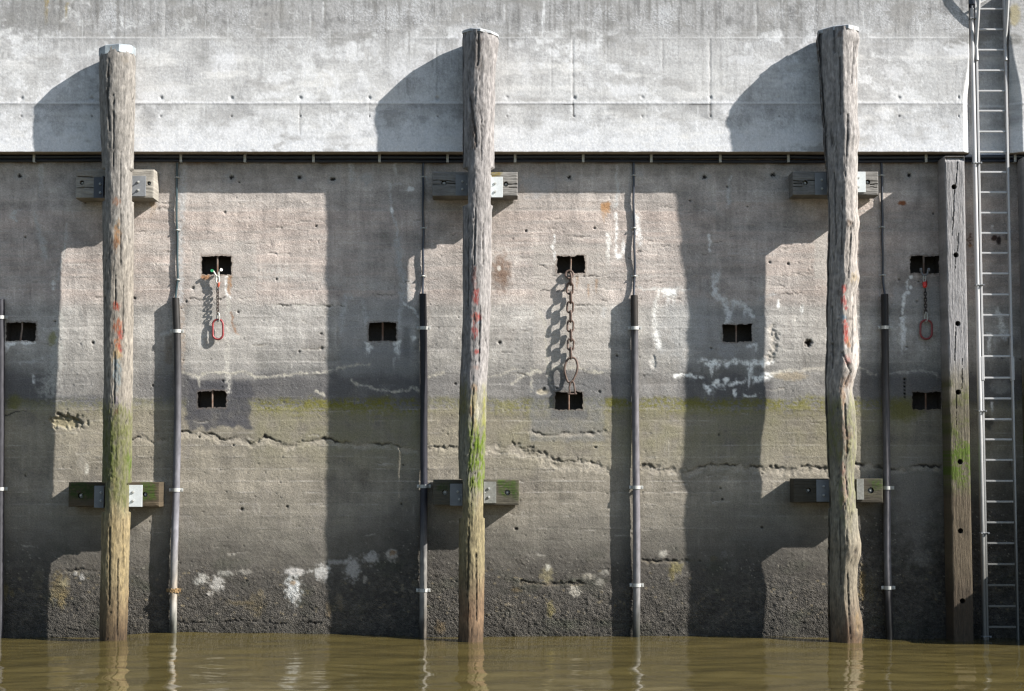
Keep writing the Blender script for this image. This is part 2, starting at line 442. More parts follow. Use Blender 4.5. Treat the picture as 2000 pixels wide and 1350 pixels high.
# ---------------------------------------------------------------- water
def build_water():
    xs = np.concatenate([[-900, -300, -120, -60, -30, -18], np.arange(-10, 10.01, 0.06), [18, 30, 60, 120, 300, 900]])
    ys = np.concatenate([[-1500, -500, -150, -60, -30, -20], np.arange(-14, 0.05, 0.06), [0.25]])
    X, Y = np.meshgrid(xs, ys)
    line_x = (np.array([-2000, 0, 180, 340, 640, 830, 940, 1250, 1480, 1740, 1850, 2000, 4000]) - 1000) / 150.0
    line_h = (1241 - np.array([1242, 1245, 1245, 1235, 1238, 1244, 1244, 1242, 1243, 1248, 1247, 1246, 1242])) / 150.0
    near = np.exp(np.minimum(0, Y) / 2.5)
    Z = np.interp(X, line_x, line_h) * near
    fade = (np.abs(X) < 10.5) * (Y > -15) * 1.0
    Z = Z + fade * np.interp(Y, [-14, -5, -2, 0], [1.5, 1.5, 1.15, .9]) * (0.010 * fbm(X * 0.55 + Y * 0.25, Y * 0.8, 2, 5) + 0.010 * fbm(X * 1.2 - Y * 0.35, Y * 1.7, 2, 15) + 0.0040 * fbm(X * 2.0 + Y * .5, Y * 5.5, 3, 25))
    V = np.stack([X, Y, Z], -1).reshape(-1, 3)
    o = mesh_np('water', V, grid_faces(len(ys), len(xs), flip=True), M['water'])
    tag(o, 'muddy olive-brown harbour water lapping at the foot of the quay wall', None, kind='structure')
    return o
build_water()

# ---------------------------------------------------------------- quay wall
NICHES = [  # x0, x1, y0, y1, bar x, bar bottom x, label
    (12, 71, 629, 667, 42, 38, "mooring recess with a bent bar and white drips on its sill"),
    (394, 453, 499, 536, 424, 424, "mooring recess with a rusty bar holding the short red ring chain"),
    (386, 442, 763, 797, 414, 414, "mooring recess in the dark patch below the short red ring chain"),
    (719, 775, 629, 666, 747, 747, "mooring recess with two white lime streaks below its corners"),
    (1087, 1143, 499, 535, 1115, 1114, "mooring recess from which the heavy rusty chain hangs"),
    (1083, 1138, 765, 800, 1111, 1111, "mooring recess behind the shackle of the heavy rusty chain"),
    (1412, 1468, 634, 669, 1438, 1438, "mooring recess under an arch of white lime above the white frothy crust"),
    (1778, 1834, 499, 535, 1805, 1805, "mooring recess beside the square post, with a chain and red clasp"),
    (1782, 1838, 765, 801, 1809, 1809, "low mooring recess half hidden by the square post"),
]
K_WALL = 1.64
K_UP = 1.84

def build_quay_wall():
    xs = np.concatenate([np.arange(-1300, -60, 20), np.arange(-60, 2060, 2), np.arange(2060, 3320, 20)]).astype(float)
    ys = np.concatenate([np.arange(294, 1262, 2), [1275, 1300, 1340, 1400]]).astype(float)
    X, Y = np.meshgrid(xs, ys)
    C = Canvas(X, Y, (191, 182, 174)); C.wb = 1.14      # lime is far paler than the concrete
    n_big = fbm(X / 160, Y / 90, 4, 3); n_mid = fbm(X / 38, Y / 30, 4, 11); n_h = fbm(X / 120, Y / 9, 4, 21)
    n_v = fbm(X / 10, Y / 90, 4, 31); n_fine = fbm(X / 6, Y / 5, 3, 41); n_sp = fbm(X / 3.2, Y / 3.0, 2, 43)
    yw = Y + 9 * fbm(X / 60, Y / 60, 3, 51) + 3 * fbm(X / 9, Y / 12, 2, 53)
    # zones down the wall
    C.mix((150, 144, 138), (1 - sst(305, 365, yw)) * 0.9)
    C.mix((184, 179, 172), sst(588, 606, Y + 1.5 * n_mid))
    C.mix((164, 160, 153), sst(650, 715, yw + 12 * n_big))
    C.mix((152, 144, 130), sst(785, 812, yw))
    C.mix((146, 139, 126), sst(930, 1010, yw + 20 * n_big))
    # board courses and pinkish boards
    bands = np.array([297, 318, 345, 373, 393, 412, 432, 452, 475, 496, 517, 540, 566, 596, 618, 640, 662, 684, 707, 730, 752, 776, 800, 822, 846, 870, 893, 916, 940, 962, 985, 1008, 1032, 1056, 1080, 1110, 1140, 1170, 1200, 1230, 1262])
    yb = Y + 1.2 * fbm(X / 90, Y / 400, 3, 61)
    idx = np.searchsorted(bands, yb)
    course = (_hash(idx, (X // 700).astype(np.int64), 5) / 4294967296.0 - 0.5)
    C.c *= (1 + 0.07 * course)[..., None]
    C.mix((198, 178, 166), np.clip(0.55 + 0.9 * course + 0.8 * n_h, 0, 1) * sst(380, 400, Y) * (1 - sst(560, 600, Y)) * 0.5)
    up = (1 - sst(1040, 1090, yw))
    C.c *= (1 + 0.13 * n_big + 0.14 * n_mid + 0.05 * n_h + 0.08 * n_v + 0.07 * n_fine + 0.07 * n_sp)[..., None]
    edge = np.abs(yb - bands[np.clip(idx, 0, len(bands) - 1)]); edge2 = np.abs(yb - bands[np.clip(idx - 1, 0, len(bands) - 1)])
    ln = (1 - sst(0.6, 1.8, np.minimum(edge, edge2))) * np.clip(0.3 + 1.3 * fbm(X / 45, Y / 60, 3, 71), 0, 1) * up
    C.h += 0.004 * ln * np.sign(fbm(X / 200, idx * 3.3, 2, 73) + 0.15)
    C.mix((214, 208, 200), ln * 0.5)
    C.h += 0.003 * course * up + 0.0035 * n_mid + 0.0018 * n_h + 0.0022 * n_fine + 0.0022 * n_sp
    # rough hammered texture in the upper boards (horizontal tears)
    tear = np.clip(fbm(X / 26, Y / 4.2, 4, 81) - 0.25, 0, 1) * np.clip(0.4 + fbm(X / 130, Y / 70, 3, 83) * 1.6, 0, 1)
    zone = sst(375, 400, Y) * (1 - sst(600, 640, Y)) + 0.45 * sst(640, 660, Y) * (1 - sst(1050, 1090, Y))
    C.h -= 0.008 * tear * zone
    C.h -= 0.012 * np.clip(n_sp - 0.42, 0, 1) * up
    # ---- large tonal stains
    dk = (98, 96, 96)
    dband = sst(700, 748, yw + 10 * n_mid) * (1 - sst(780, 806, yw))
    amt = np.interp(X, [-1300, 0, 100, 120, 260, 275, 340, 360, 480, 640, 815, 830, 890, 960, 1010, 1040, 1190, 1210, 1320, 1345, 1500, 1515, 1620, 1690, 1840, 3300],
                    [.5, .8, .8, .25, .25, .5, .6, .95, .95, .85, .85, .55, .5, .4, .4, .75, .8, .45, .35, .85, .85, .25, .3, .75, .8, .7])
    C.mix(dk, dband * amt * np.clip(1 + 0.5 * n_mid, 0, 1))
    C.mix((112, 111, 112), sst(768, 778, yw) * (1 - sst(788, 800, yw)) * (X < 210) * (X > 110) * 0.8)
    alg = sst(772, 786, yw) * (1 - sst(792, 826, yw + 14 * n_mid))
    aamt = np.interp(X, [-1300, 0, 110, 130, 200, 250, 480, 500, 560, 640, 815, 830, 950, 1030, 1060, 1150, 1190, 1320, 1640, 1720, 1760, 1790, 3300],
                     [.3, .3, .3, .3, .35, .3, .15, .85, .75, .95, .95, .35, .4, .75, .5, .5, .9, .85, .75, .6, .6, .15, .3])
    C.mix((122, 117, 48), alg * aamt * np.clip(0.62 + 1.1 * n_fine + 0.9 * n_mid + 0.6 * n_h, 0, 1) * (1 - 0.45 * sst(785, 830, yw)))
    C.mix((132, 127, 100), sst(792, 815, yw) * (1 - sst(850, 960, yw + 25 * n_mid)) * np.clip(0.5 + 0.7 * n_mid, 0, 1) * aamt)
    # dark tidal foot
    y0 = np.interp(X, [-1300, 0, 200, 300, 350, 640, 700, 820, 900, 960, 1190, 1330, 1500, 1620, 1700, 1840, 3300],
                   [1050, 1055, 1075, 1095, 1078, 1098, 1072, 1010, 1068, 1080, 1078, 1075, 1055, 1085, 975, 950, 960])
    C.mix((104, 99, 90), sst(950, 1070, yw + 40 * n_mid + 20 * n_big) * np.clip(0.45 + 1.3 * fbm(X / 70, Y / 45, 5, 151, 0.6), 0, 1) * 0.75)
    tid = sst(y0 - 80, y0 + 70, yw + 34 * n_mid + 24 * n_big + 8 * n_fine)
    C.mix((130, 125, 115), sst(y0 - 120, y0, yw + 30 * n_big) * 0.6)
    C.mix((81, 77, 71), tid)
    wetd = sst(1195, 1240, yw); low0 = sst(1100, 1200, Y)
    C.mix((66, 63, 57), wetd * 0.6)
    C.mix((62, 66, 52), np.clip(fbm(X / 80, Y / 40, 4, 91) * 1.6 - 0.3, 0, 1) * tid * 0.5)
    C.mix((108, 104, 97), np.clip(fbm(X / 50, Y / 26, 5, 92) * 2.2 - 0.5, 0, 1) * tid * (1 - low0) * 0.7)
    C.mix((94, 88, 78), np.clip(fbm(X / 40, Y / 30, 4, 93) * 1.6 - 0.2, 0, 1) * tid * 0.4)
    # crust of barnacles
    wd, wc = worley(X / 6.5 + 0.6 * n_fine, Y / 5.5, 5)
    wd2, wc2 = worley(X / 3.6, Y / 3.2, 8)
    bz = sst(y0 - 20, y0 + 130, yw + 34 * n_mid + 14 * n_fine)
    blum = np.clip(1 - wd * 1.25, 0, 1)
    rh = np.interp(X, [0, 300, 340, 600, 900, 960, 1200, 1350, 1500, 1620, 2000], [.7, .8, .5, .7, 1, .8, 1, .8, .7, .8, .6])
    low = sst(1090, 1215, Y)
    C.h += 0.6 * bz * rh * (0.006 * blum * (0.3 + wc) * (0.4 + 0.9 * low) + 0.011 * np.clip(1 - wd2 * 1.2, 0, 1) * (0.35 + wc2) * (0.6 + 0.5 * low)) + bz * (0.008 * n_mid + 0.005 * n_fine)
    C.c *= (1 + bz * (0.28 * (wc - 0.5) + 0.16 * n_sp + 0.2 * n_mid))[..., None]
    sp = bz * (1 - sst(0.30, 0.46, wd2)) * (wc2 > 0.95) * np.clip(0.5 + 1.2 * fbm(X / 60, Y / 40, 3, 97), 0, 1)
    C.mix((160, 146, 118), sp * 0.55)
    sp2 = (1 - sst(0.28, 0.5, wd)) * (wc > 0.95) * sst(1100, 1120, Y) * (1 - sst(1190, 1220, Y))
    C.mix((160, 142, 104), sp2 * 0.4)
    sp3 = (1 - sst(0.25, 0.42, wd2)) * (wc2 > 0.965) * sst(y0 - 30, y0 + 30, yw) * (1 - sst(1120, 1150, Y))
    C.mix((180, 174, 160), sp3 * 0.6); C.h += 0.004 * sp3
    # pits
    pd, pc = worley(X / 42, Y / 36, 15)
    pit = (1 - sst(0.035, 0.085, pd * (0.6 + 0.8 * pc))) * (pc > 0.94) * (1 - bz)
    C.h -= 0.03 * pit; C.mix((60, 56, 52), pit * 0.75)
    pd, pc = worley(X / 17, Y / 15, 17)
    pit = (1 - sst(0.04, 0.10, pd)) * (pc > 0.9) * (1 - bz)
    C.h -= 0.014 * pit
    # tie holes under the ledge
    for x, y in ((38, 343), (452, 346), (585, 346), (650, 350), (1112, 346), (1375, 346), (1510, 342), (1775, 342)):
        C.blob(x, y, 12, 10, (170, 168, 165), 0.6, seed=x, ragged=0.9)
        C.blob(x, y, 3.6, 3.2, (42, 39, 37), 0.9, seed=x + 1, ragged=1.0, dh=-0.03, nf=4)
    for x, y in ((181, 669), (276, 669), (377, 562), (545, 669), (628, 680), (882, 669), (975, 669), (985, 669), (1062, 760), (1203, 752), (1170, 765), (263, 490), (263, 583), (375, 480), (1410, 975), (1280, 980), (1488, 1030), (450, 1045), (472, 995), (650, 985), (560, 990), (1145, 935), (1008, 1033), (1115, 1050))[::2]:
        C.blob(x, y, 2.7, 2.4, (52, 48, 45), 0.85, seed=x, ragged=0.8, dh=-0.02, nf=5)
    C.blob(1579, 670, 6, 6, (50, 40, 34), 0.95, seed=9, ragged=0.9, dh=-0.05, nf=5)
    for k in range(6): C.blob(1767, 741 + 7 * k, 2.0, 2.0, (30, 28, 28), 0.95, seed=k, ragged=0.2, dh=-0.03)
    # faint damp and lime runs down the face
    run = np.clip(fbm(X / 7, Y / 150, 4, 141) * 1.8 - 0.35, 0, 1) * np.clip(fbm(X / 110, Y / 70, 3, 143) * 1.8 + 0.1, 0, 1) * (1 - tid)
    C.mix((120, 112, 106), run * 0.4)
    run = np.clip(fbm(X / 6, Y / 120, 4, 145) * 1.9 - 0.45, 0, 1) * np.clip(fbm(X / 90, Y / 60, 3, 147) * 2.0 - 0.1, 0, 1) * (1 - tid)
    C.mix((214, 209, 202), run * 0.4)
    damp = np.clip(fbm(X / 60, Y / 70, 5, 149, 0.6) * 2.2 - 0.45, 0, 1) * (1 - tid)
    C.mix((140, 133, 126), damp * 0.45)
    # ---- repair patches round the recesses
    C.rect(366, 742, 490, 836, (84, 83, 86), 0.9, soft=5, jit=12, seed=3, tex=0.35)
    C.rect(372, 470, 500, 742, (190, 184, 176), 0.5, soft=4, jit=5, seed=4)
    C.rect(664, 582, 806, 700, (164, 162, 160), 0.6, soft=5, jit=8, seed=5)
    C.rect(664, 680, 806, 735, (142, 141, 140), 0.6, soft=8, jit=10, seed=6)
    C.rect(1042, 478, 1190, 720, (198, 190, 180), 0.5, soft=3, jit=4, seed=7)
    C.rect(1034, 738, 1180, 862, (128, 127, 125), 0.65, soft=4, jit=6, seed=8, tex=0.5)
    C.rect(1076, 800, 1148, 818, (108, 107, 106), 0.7, soft=4, jit=5, seed=18)
    C.rect(1360, 600, 1502, 705, (150, 148, 147), 0.5, soft=10, jit=14, seed=9)
    C.rect(1590, 450, 1622, 545, (205, 200, 192), 0.6, soft=3, jit=5, seed=12)
    C.blob(1340, 640, 46, 70, (190, 190, 188), 0.45, seed=61, soft=0.6, ragged=0.7, nf=24)
    C.rect(1745, 560, 1840, 602, (178, 176, 172), 0.6, soft=3, jit=3, seed=13)
    C.blob(1765, 800, 34, 20, (112, 108, 58), 0.7, seed=14, soft=0.6)
    C.blob(1790, 985, 50, 90, (150, 145, 138), 0.5, seed=15, soft=0.6, nf=22)
    C.blob(1800, 1090, 20, 14, (150, 146, 138), 0.5, seed=16, soft=0.6)
    # ---- whitish lime, cement smears
    W = (240, 239, 235)
    C.stroke([(500, 535), (560, 534), (600, 541), (650, 550), (700, 553), (750, 560), (782, 562)], 9, (204, 200, 193), 0.5, jit=9, seed=2, w1=7, brk=0.5)
    C.stroke([(776, 470), (780, 520), (790, 548), (794, 575)], 5, (196, 197, 196), 0.7, jit=4, seed=3, w1=10, brk=0.1)
    C.stroke([(690, 582), (676, 576), (674, 600), (668, 615), (666, 650)], 3.5, (205, 205, 203), 0.6, seed=5)
    C.stroke([(708, 590), (712, 612), (716, 630)], 3.5, (200, 200, 198), 0.6, seed=6)
    C.stroke([(782, 572), (784, 600), (779, 625), (778, 640)], 2.5, (205, 205, 203), 0.7, seed=7)
    C.stroke([(790, 592), (806, 604), (818, 620)], 1.8, W, 0.7, seed=8)
    for a in ((719, 668, 700, 9), (776, 664, 706, 10)):
        C.drip(a[0], a[1], a[2], a[3], (226, 225, 220), 0.85, seed=int(a[0]), taper=0.3)
    C.drip(808, 656, 672, 6, W, 0.9, seed=2); C.drip(769, 700, 725, 2, W, 0.5, seed=4)
    C.rect(786, 640, 800, 700, (120, 118, 116), 0.5, seed=31)
    # left edge
    C.drip(80, 318, 392, 8, (206, 204, 200), 0.7, seed=11, taper=0.6)
    C.stroke([(30, 412), (24, 422), (32, 432)], 5, (214, 212, 207), 0.8, seed=12, w1=1)
    C.stroke([(68, 415), (72, 440), (80, 470), (90, 505)], 3, (205, 203, 198), 0.7, seed=13, w1=6)
    C.stroke([(130, 440), (126, 490), (118, 520), (112, 545)], 1.5, (215, 212, 205), 0.7, seed=14, w1=2.5)
    C.stroke([(104, 552), (104, 566)], 2.5, W, 0.7, seed=15)
    C.stroke([(118, 612), (114, 670), (106, 715), (96, 760)], 4, (196, 194, 186), 0.75, seed=16, w1=16, brk=0.2, jit=6)
    C.drip(14, 666, 694, 8, W, 0.95, seed=17); C.blob(22, 671, 10, 3.5, W, 0.9, seed=170); C.blob(50, 670, 8, 3, W, 0.7, seed=171); C.stroke([(4, 668), (40, 667), (72, 668)], 2.5, W, 0.85, seed=18, brk=0.8)
    C.stroke([(40, 710), (65, 706), (80, 700), (100, 695)], 2, (200, 198, 194), 0.7, seed=19, brk=0.8)
    C.stroke([(66, 735), (67, 745)], 2, W, 0.7, seed=20)
    C.blob(102, 662, 8, 12, (150, 148, 100), 0.6, seed=21); C.blob(28, 785, 12, 14, (112, 110, 60), 0.6, seed=22)
    C.blob(170, 916, 5, 9, (205, 200, 186), 0.8, seed=23); C.blob(160, 905, 10, 14, (165, 158, 145), 0.6, seed=24)
    # strip beside the second cable
    C.stroke([(360, 322), (357, 380), (353, 450), (352, 540), (354, 600), (357, 640)], 5, (205, 204, 202), 0.75, seed=25, w1=4, brk=0.2, jit=3)
    C.blob(330, 653, 14, 5, (206, 204, 200), 0.8, seed=26); C.blob(356, 655, 8, 8, (200, 197, 190), 0.8, seed=126)
    C.rect(322, 655, 338, 712, (140, 130, 118), 0.7, seed=27)
    C.stroke([(354, 600), (356, 660), (352, 720)], 5, (170, 150, 132), 0.5, seed=28)
    # round the short chain recess
    C.blob(402, 541, 9, 5, (176, 124, 84), 0.75, seed=29); C.drip(448, 538, 590, 5, (172, 128, 90), 0.75, seed=30)
    C.stroke([(442, 542), (442, 560), (444, 576), (449, 582)], 1.6, W, 0.8, seed=31)
    C.stroke([(446, 585), (446, 630), (445, 680), (444, 720), (447, 765)], 2.4, (214, 208, 196), 0.8, seed=32, w1=4, brk=0.3)
    C.stroke([(452, 610), (456, 640), (464, 655)], 1.5, (160, 112, 80), 0.6, seed=33)
    C.blob(398, 655, 20, 3, (212, 208, 200), 0.75, seed=34); C.blob(450, 658, 22, 6, (210, 206, 198), 0.7, seed=35)
    C.blob(392, 668, 6, 10, (214, 210, 203), 0.7, seed=36)
    # pale crack lines in the dark band
    pl = (210, 203, 186)
    C.stroke([(352, 724), (388, 738), (395, 730), (420, 727), (450, 729), (480, 725), (500, 738), (540, 735), (580, 730), (640, 727), (664, 718), (690, 714), (722, 713)], 1.6, pl, 0.8, jit=4, jf=9, seed=37, brk=0.5)
    C.stroke([(388, 738), (390, 755)], 1.3, pl, 0.7, seed=38)
    C.stroke([(686, 742), (698, 753), (715, 753), (735, 760), (765, 766), (798, 763), (805, 755), (818, 764)], 1.6, pl, 0.85, jit=4, jf=9, seed=39)
    C.stroke([(616, 764), (630, 768), (634, 775)], 1.4, pl, 0.8, seed=40)
    C.stroke([(836, 737), (855, 730), (866, 727)], 1.6, pl, 0.7, seed=41)
    C.stroke([(955, 736), (985, 730), (1000, 720), (1010, 722)], 1.6, pl, 0.6, seed=42)
    C.stroke([(1000, 748), (1020, 735), (1040, 728), (1085, 718), (1120, 718), (1140, 722), (1155, 728), (1178, 727)], 2, pl, 0.75, seed=43, brk=0.5)
    C.stroke([(1055, 610), (1066, 640), (1068, 690), (1070, 730), (1078, 755)], 1.8, pl, 0.6, seed=44)
    C.blob(1060, 766, 12, 5, (196, 184, 160), 0.7, seed=45, dh=-0.01)
    C.stroke([(1038, 720), (1038, 765)], 1.2, pl, 0.6, seed=46)
    spk = (1 - sst(0.16, 0.34, wd2)) * (wc2 > 0.90) * dband * np.clip(fbm(X / 60, Y / 30, 3, 99) * 2, 0, 1)
    C.mix((200, 198, 192), spk * 0.7)
    # middle, top
    C.stroke([(686, 318), (688, 335), (687, 352)], 3, (200, 199, 196), 0.75, seed=47, w1=4)
    C.blob(716, 350, 14, 10, (180, 179, 177), 0.6, seed=48, ragged=0.9)
    C.drip(772, 318, 346, 5, (205, 204, 200), 0.85, seed=49, taper=0.2)
    C.stroke([(783, 360), (762, 360), (762, 395), (764, 412), (774, 440), (776, 470)], 1.5, (214, 212, 208), 0.8, seed=50, brk=0.3)
    C.blob(765, 411, 3, 5, W, 0.8, seed=51); C.blob(800, 369, 8, 5, (222, 220, 216), 0.9, seed=52, ragged=0.9)
    C.stroke([(1010, 360), (1040, 353), (1065, 350)], 3, (180, 179, 177), 0.7, seed=53); C.blob(1050, 362, 35, 20, (172, 172, 172), 0.5, seed=54, ragged=0.8, nf=18)
    C.stroke([(1205, 325), (1203, 350), (1209, 370), (1206, 385), (1203, 400)], 2, (214, 212, 208), 0.85, seed=55, w1=3)
    C.stroke([(1203, 420), (1204, 450)], 2.5, W, 0.7, seed=56)
    C.stroke([(1427, 345), (1423, 372), (1424, 402)], 2, (205, 204, 201), 0.8, seed=57, w1=3)
    C.blob(1184, 404, 9, 10, (190, 142, 96), 0.75, seed=58, ragged=0.7); C.drip(1182, 408, 440, 8, (196, 160, 126), 0.5, seed=59)
    C.stroke([(1244, 330), (1248, 340)], 5, (185, 185, 185), 0.6, seed=60)
    C.stroke([(1242, 420), (1244, 450), (1250, 475)], 5, (228, 226, 222), 0.85, seed=61)
    C.drip(1188, 455, 532, 6, (224, 221, 214), 0.85, seed=62, taper=0.4)
    C.stroke([(1205, 455), (1202, 490), (1210, 500), (1214, 492)], 1.6, W, 0.8, seed=63); C.blob(1208, 501, 6, 5, W, 0.8, seed=64)
    C.blob(1218, 482, 4, 12, W, 0.6, seed=65)
    C.stroke([(1083, 460), (1081, 490), (1085, 505)], 1.8, W, 0.7, seed=66)
    C.blob(979, 532, 14, 26, (124, 96, 78), 0.65, seed=67, soft=0.9, ragged=0.9); C.blob(975, 524, 4, 5, (225, 218, 208), 0.9, seed=68)
    for k, (x, y) in enumerate(((1150, 565), (1165, 555), (1128, 548))): C.drip(x, y - 10, y + 22, 3.5, (176, 140, 108), 0.45, seed=70 + k)
    C.stroke([(1246, 560), (1258, 566), (1275, 564), (1345, 567)], 1.8, (218, 216, 210), 0.8, seed=75)
    C.blob(1308, 572, 14, 8, W, 0.75, seed=76, ragged=0.8); C.drip(1305, 570, 602, 6, W, 0.8, seed=77); C.drip(1316, 575, 600, 4, W, 0.7, seed=78)
    C.stroke([(1288, 566), (1281, 590), (1278, 625), (1280, 650), (1287, 675)], 2.2, (224, 221, 214), 0.8, seed=79, w1=4)
    C.stroke([(1280, 655), (1287, 676)], 5, W, 0.6, seed=80)
    C.blob(1276, 708, 6, 10, (205, 202, 195), 0.7, seed=81, ragged=0.9, dh=-0.01)
    C.drip(1180, 600, 625, 7, (212, 210, 206), 0.6, seed=82)
    # arch over the recess at 1440
    C.stroke([(1385, 460), (1387, 490)], 2, W, 0.7, seed=83)
    C.stroke([(1399, 535), (1395, 560), (1398, 580), (1412, 585), (1420, 600), (1424, 618), (1420, 632)], 4.5, (222, 222, 220), 0.75, seed=84, w1=5)
    C.stroke([(1428, 590), (1445, 592), (1460, 602), (1470, 618)], 4, (222, 222, 220), 0.7, seed=85); C.drip(1455, 596, 630, 5, (214, 214, 212), 0.7, seed=86)
    C.drip(1432, 590, 626, 4, (206, 206, 204), 0.6, seed=87)
    C.stroke([(1480, 588), (1500, 578), (1515, 575)], 2, (190, 189, 187), 0.6, seed=88)
    C.stroke([(1462, 676), (1475, 673), (1478, 684)], 2.2, W, 0.7, seed=89)
    C.blob(1420, 685, 18, 14, (176, 176, 176), 0.5, seed=90, ragged=0.8)
    # frothy white crust
    FW = (244, 243, 238)
    C.stroke([(1370, 704), (1385, 709), (1420, 707), (1460, 708), (1512, 708)], 3.5, FW, 0.95, seed=91, jit=5)
    for k, (x, y, a, b) in enumerate(((1390, 710, 738, 8), (1402, 710, 726, 7), (1420, 709, 724, 8), (1466, 709, 742, 12), (1490, 709, 722, 6), (1378, 708, 716, 5), (1435, 760, 782, 6), (1462, 730, 765, 4))):
        C.drip(x, y, a, b, FW, 0.85, seed=92 + k, taper=0.5)
    C.stroke([(1380, 755), (1386, 764), (1396, 752), (1415, 750)], 4.5, FW, 0.9, seed=101)
    C.stroke([(1426, 752), (1440, 746), (1455, 744)], 3, FW, 0.9, seed=102); C.blob(1418, 741, 6, 5, FW, 0.85, seed=103); C.blob(1400, 745, 5, 5, FW, 0.8, seed=104)
    C.stroke([(1475, 742), (1490, 738), (1506, 731)], 5.5, FW, 0.9, seed=105); C.stroke([(1506, 731), (1540, 724), (1580, 722), (1615, 720)], 3, (216, 208, 194), 0.85, seed=106)
    C.blob(1545, 735, 30, 8, (186, 168, 138), 0.5, seed=107)
    C.stroke([(1318, 734), (1335, 732), (1348, 733), (1357, 737), (1372, 736)], 2.4, FW, 0.9, seed=108, brk=0.3)
    C.stroke([(1455, 773), (1475, 773)], 1.6, FW, 0.8, seed=109)
    C.stroke([(1508, 640), (1512, 670), (1506, 700)], 6, (196, 186, 172), 0.6, seed=110, dh=-0.015, brk=0.6)
    C.blob(1520, 595, 3, 8, W, 0.8, seed=111); C.blob(1566, 605, 4, 9, W, 0.6, seed=112)
    C.stroke([(1505, 604), (1540, 602), (1612, 604)], 0.8, (206, 202, 194), 0.5, seed=113)
    C.stroke([(1682, 720), (1695, 726), (1712, 732)], 1.6, pl, 0.7, seed=114)
    C.stroke([(1738, 730), (1760, 727), (1790, 725), (1820, 726), (1834, 737)], 1.5, (200, 196, 186), 0.75, seed=115)
    C.stroke([(1775, 545), (1766, 575), (1764, 595), (1763, 615)], 1.2, W, 0.8, seed=116); C.drip(1764, 618, 706, 8.5, (224, 223, 220), 0.92, seed=117, taper=0.25)
    for x, y in ((1779, 541), (1779, 562), (1774, 572), (1764, 595)): C.blob(x, y, 3.5, 4, W, 0.8, seed=x + y)
    # behind the ladder
    C.drip(1932, 650, 695, 6, W, 0.8, seed=118); C.drip(1944, 655, 690, 6, (205, 203, 198), 0.7, seed=119); C.stroke([(1948, 600), (1951, 620), (1958, 640), (1962, 660)], 1.8, W, 0.75, seed=120, w1=6)
    C.blob(1955, 755, 18, 14, (180, 178, 172), 0.6, seed=121); C.drip(1937, 785, 815, 4, W, 0.7, seed=122); C.drip(1938, 440, 452, 3, W, 0.7, seed=123)
    C.stroke([(1892, 698), (1998, 697)], 1.3, (196, 192, 184), 0.6, seed=124)
    C.stroke([(1894, 458), (1893, 478)], 2.0, (70, 44, 34), 0.8, seed=125); C.drip(1896, 478, 485, 5, (165, 110, 66), 0.7, seed=127)
    C.blob(1942, 465, 5, 6, (70, 52, 46), 0.8, seed=128); C.blob(1950, 470, 5, 8, (60, 50, 48), 0.8, seed=129)
    C.blob(1930, 825, 9, 14, (70, 68, 66), 0.6, seed=130); C.blob(1762, 397, 8, 4, (150, 90, 56), 0.8, seed=131)
    # brown damp line right under the ledge
    C.mix((108, 84, 62), (1 - sst(316, 326, Y + 3 * n_mid)) * np.clip(0.35 + 1.2 * fbm(X / 60, Y / 400, 3, 133), 0, 1) * 0.8)
    C.drip(298, 388, 425, 8, (186, 154, 120), 0.5, seed=134)
    for k in range(60):      # faint lime runs from the ledge
        x = random.uniform(0, 2000); C.drip(x, 316, random.uniform(335, 380), random.uniform(1, 2.5), (180, 178, 174), random.uniform(0.2, 0.5), seed=200 + k)
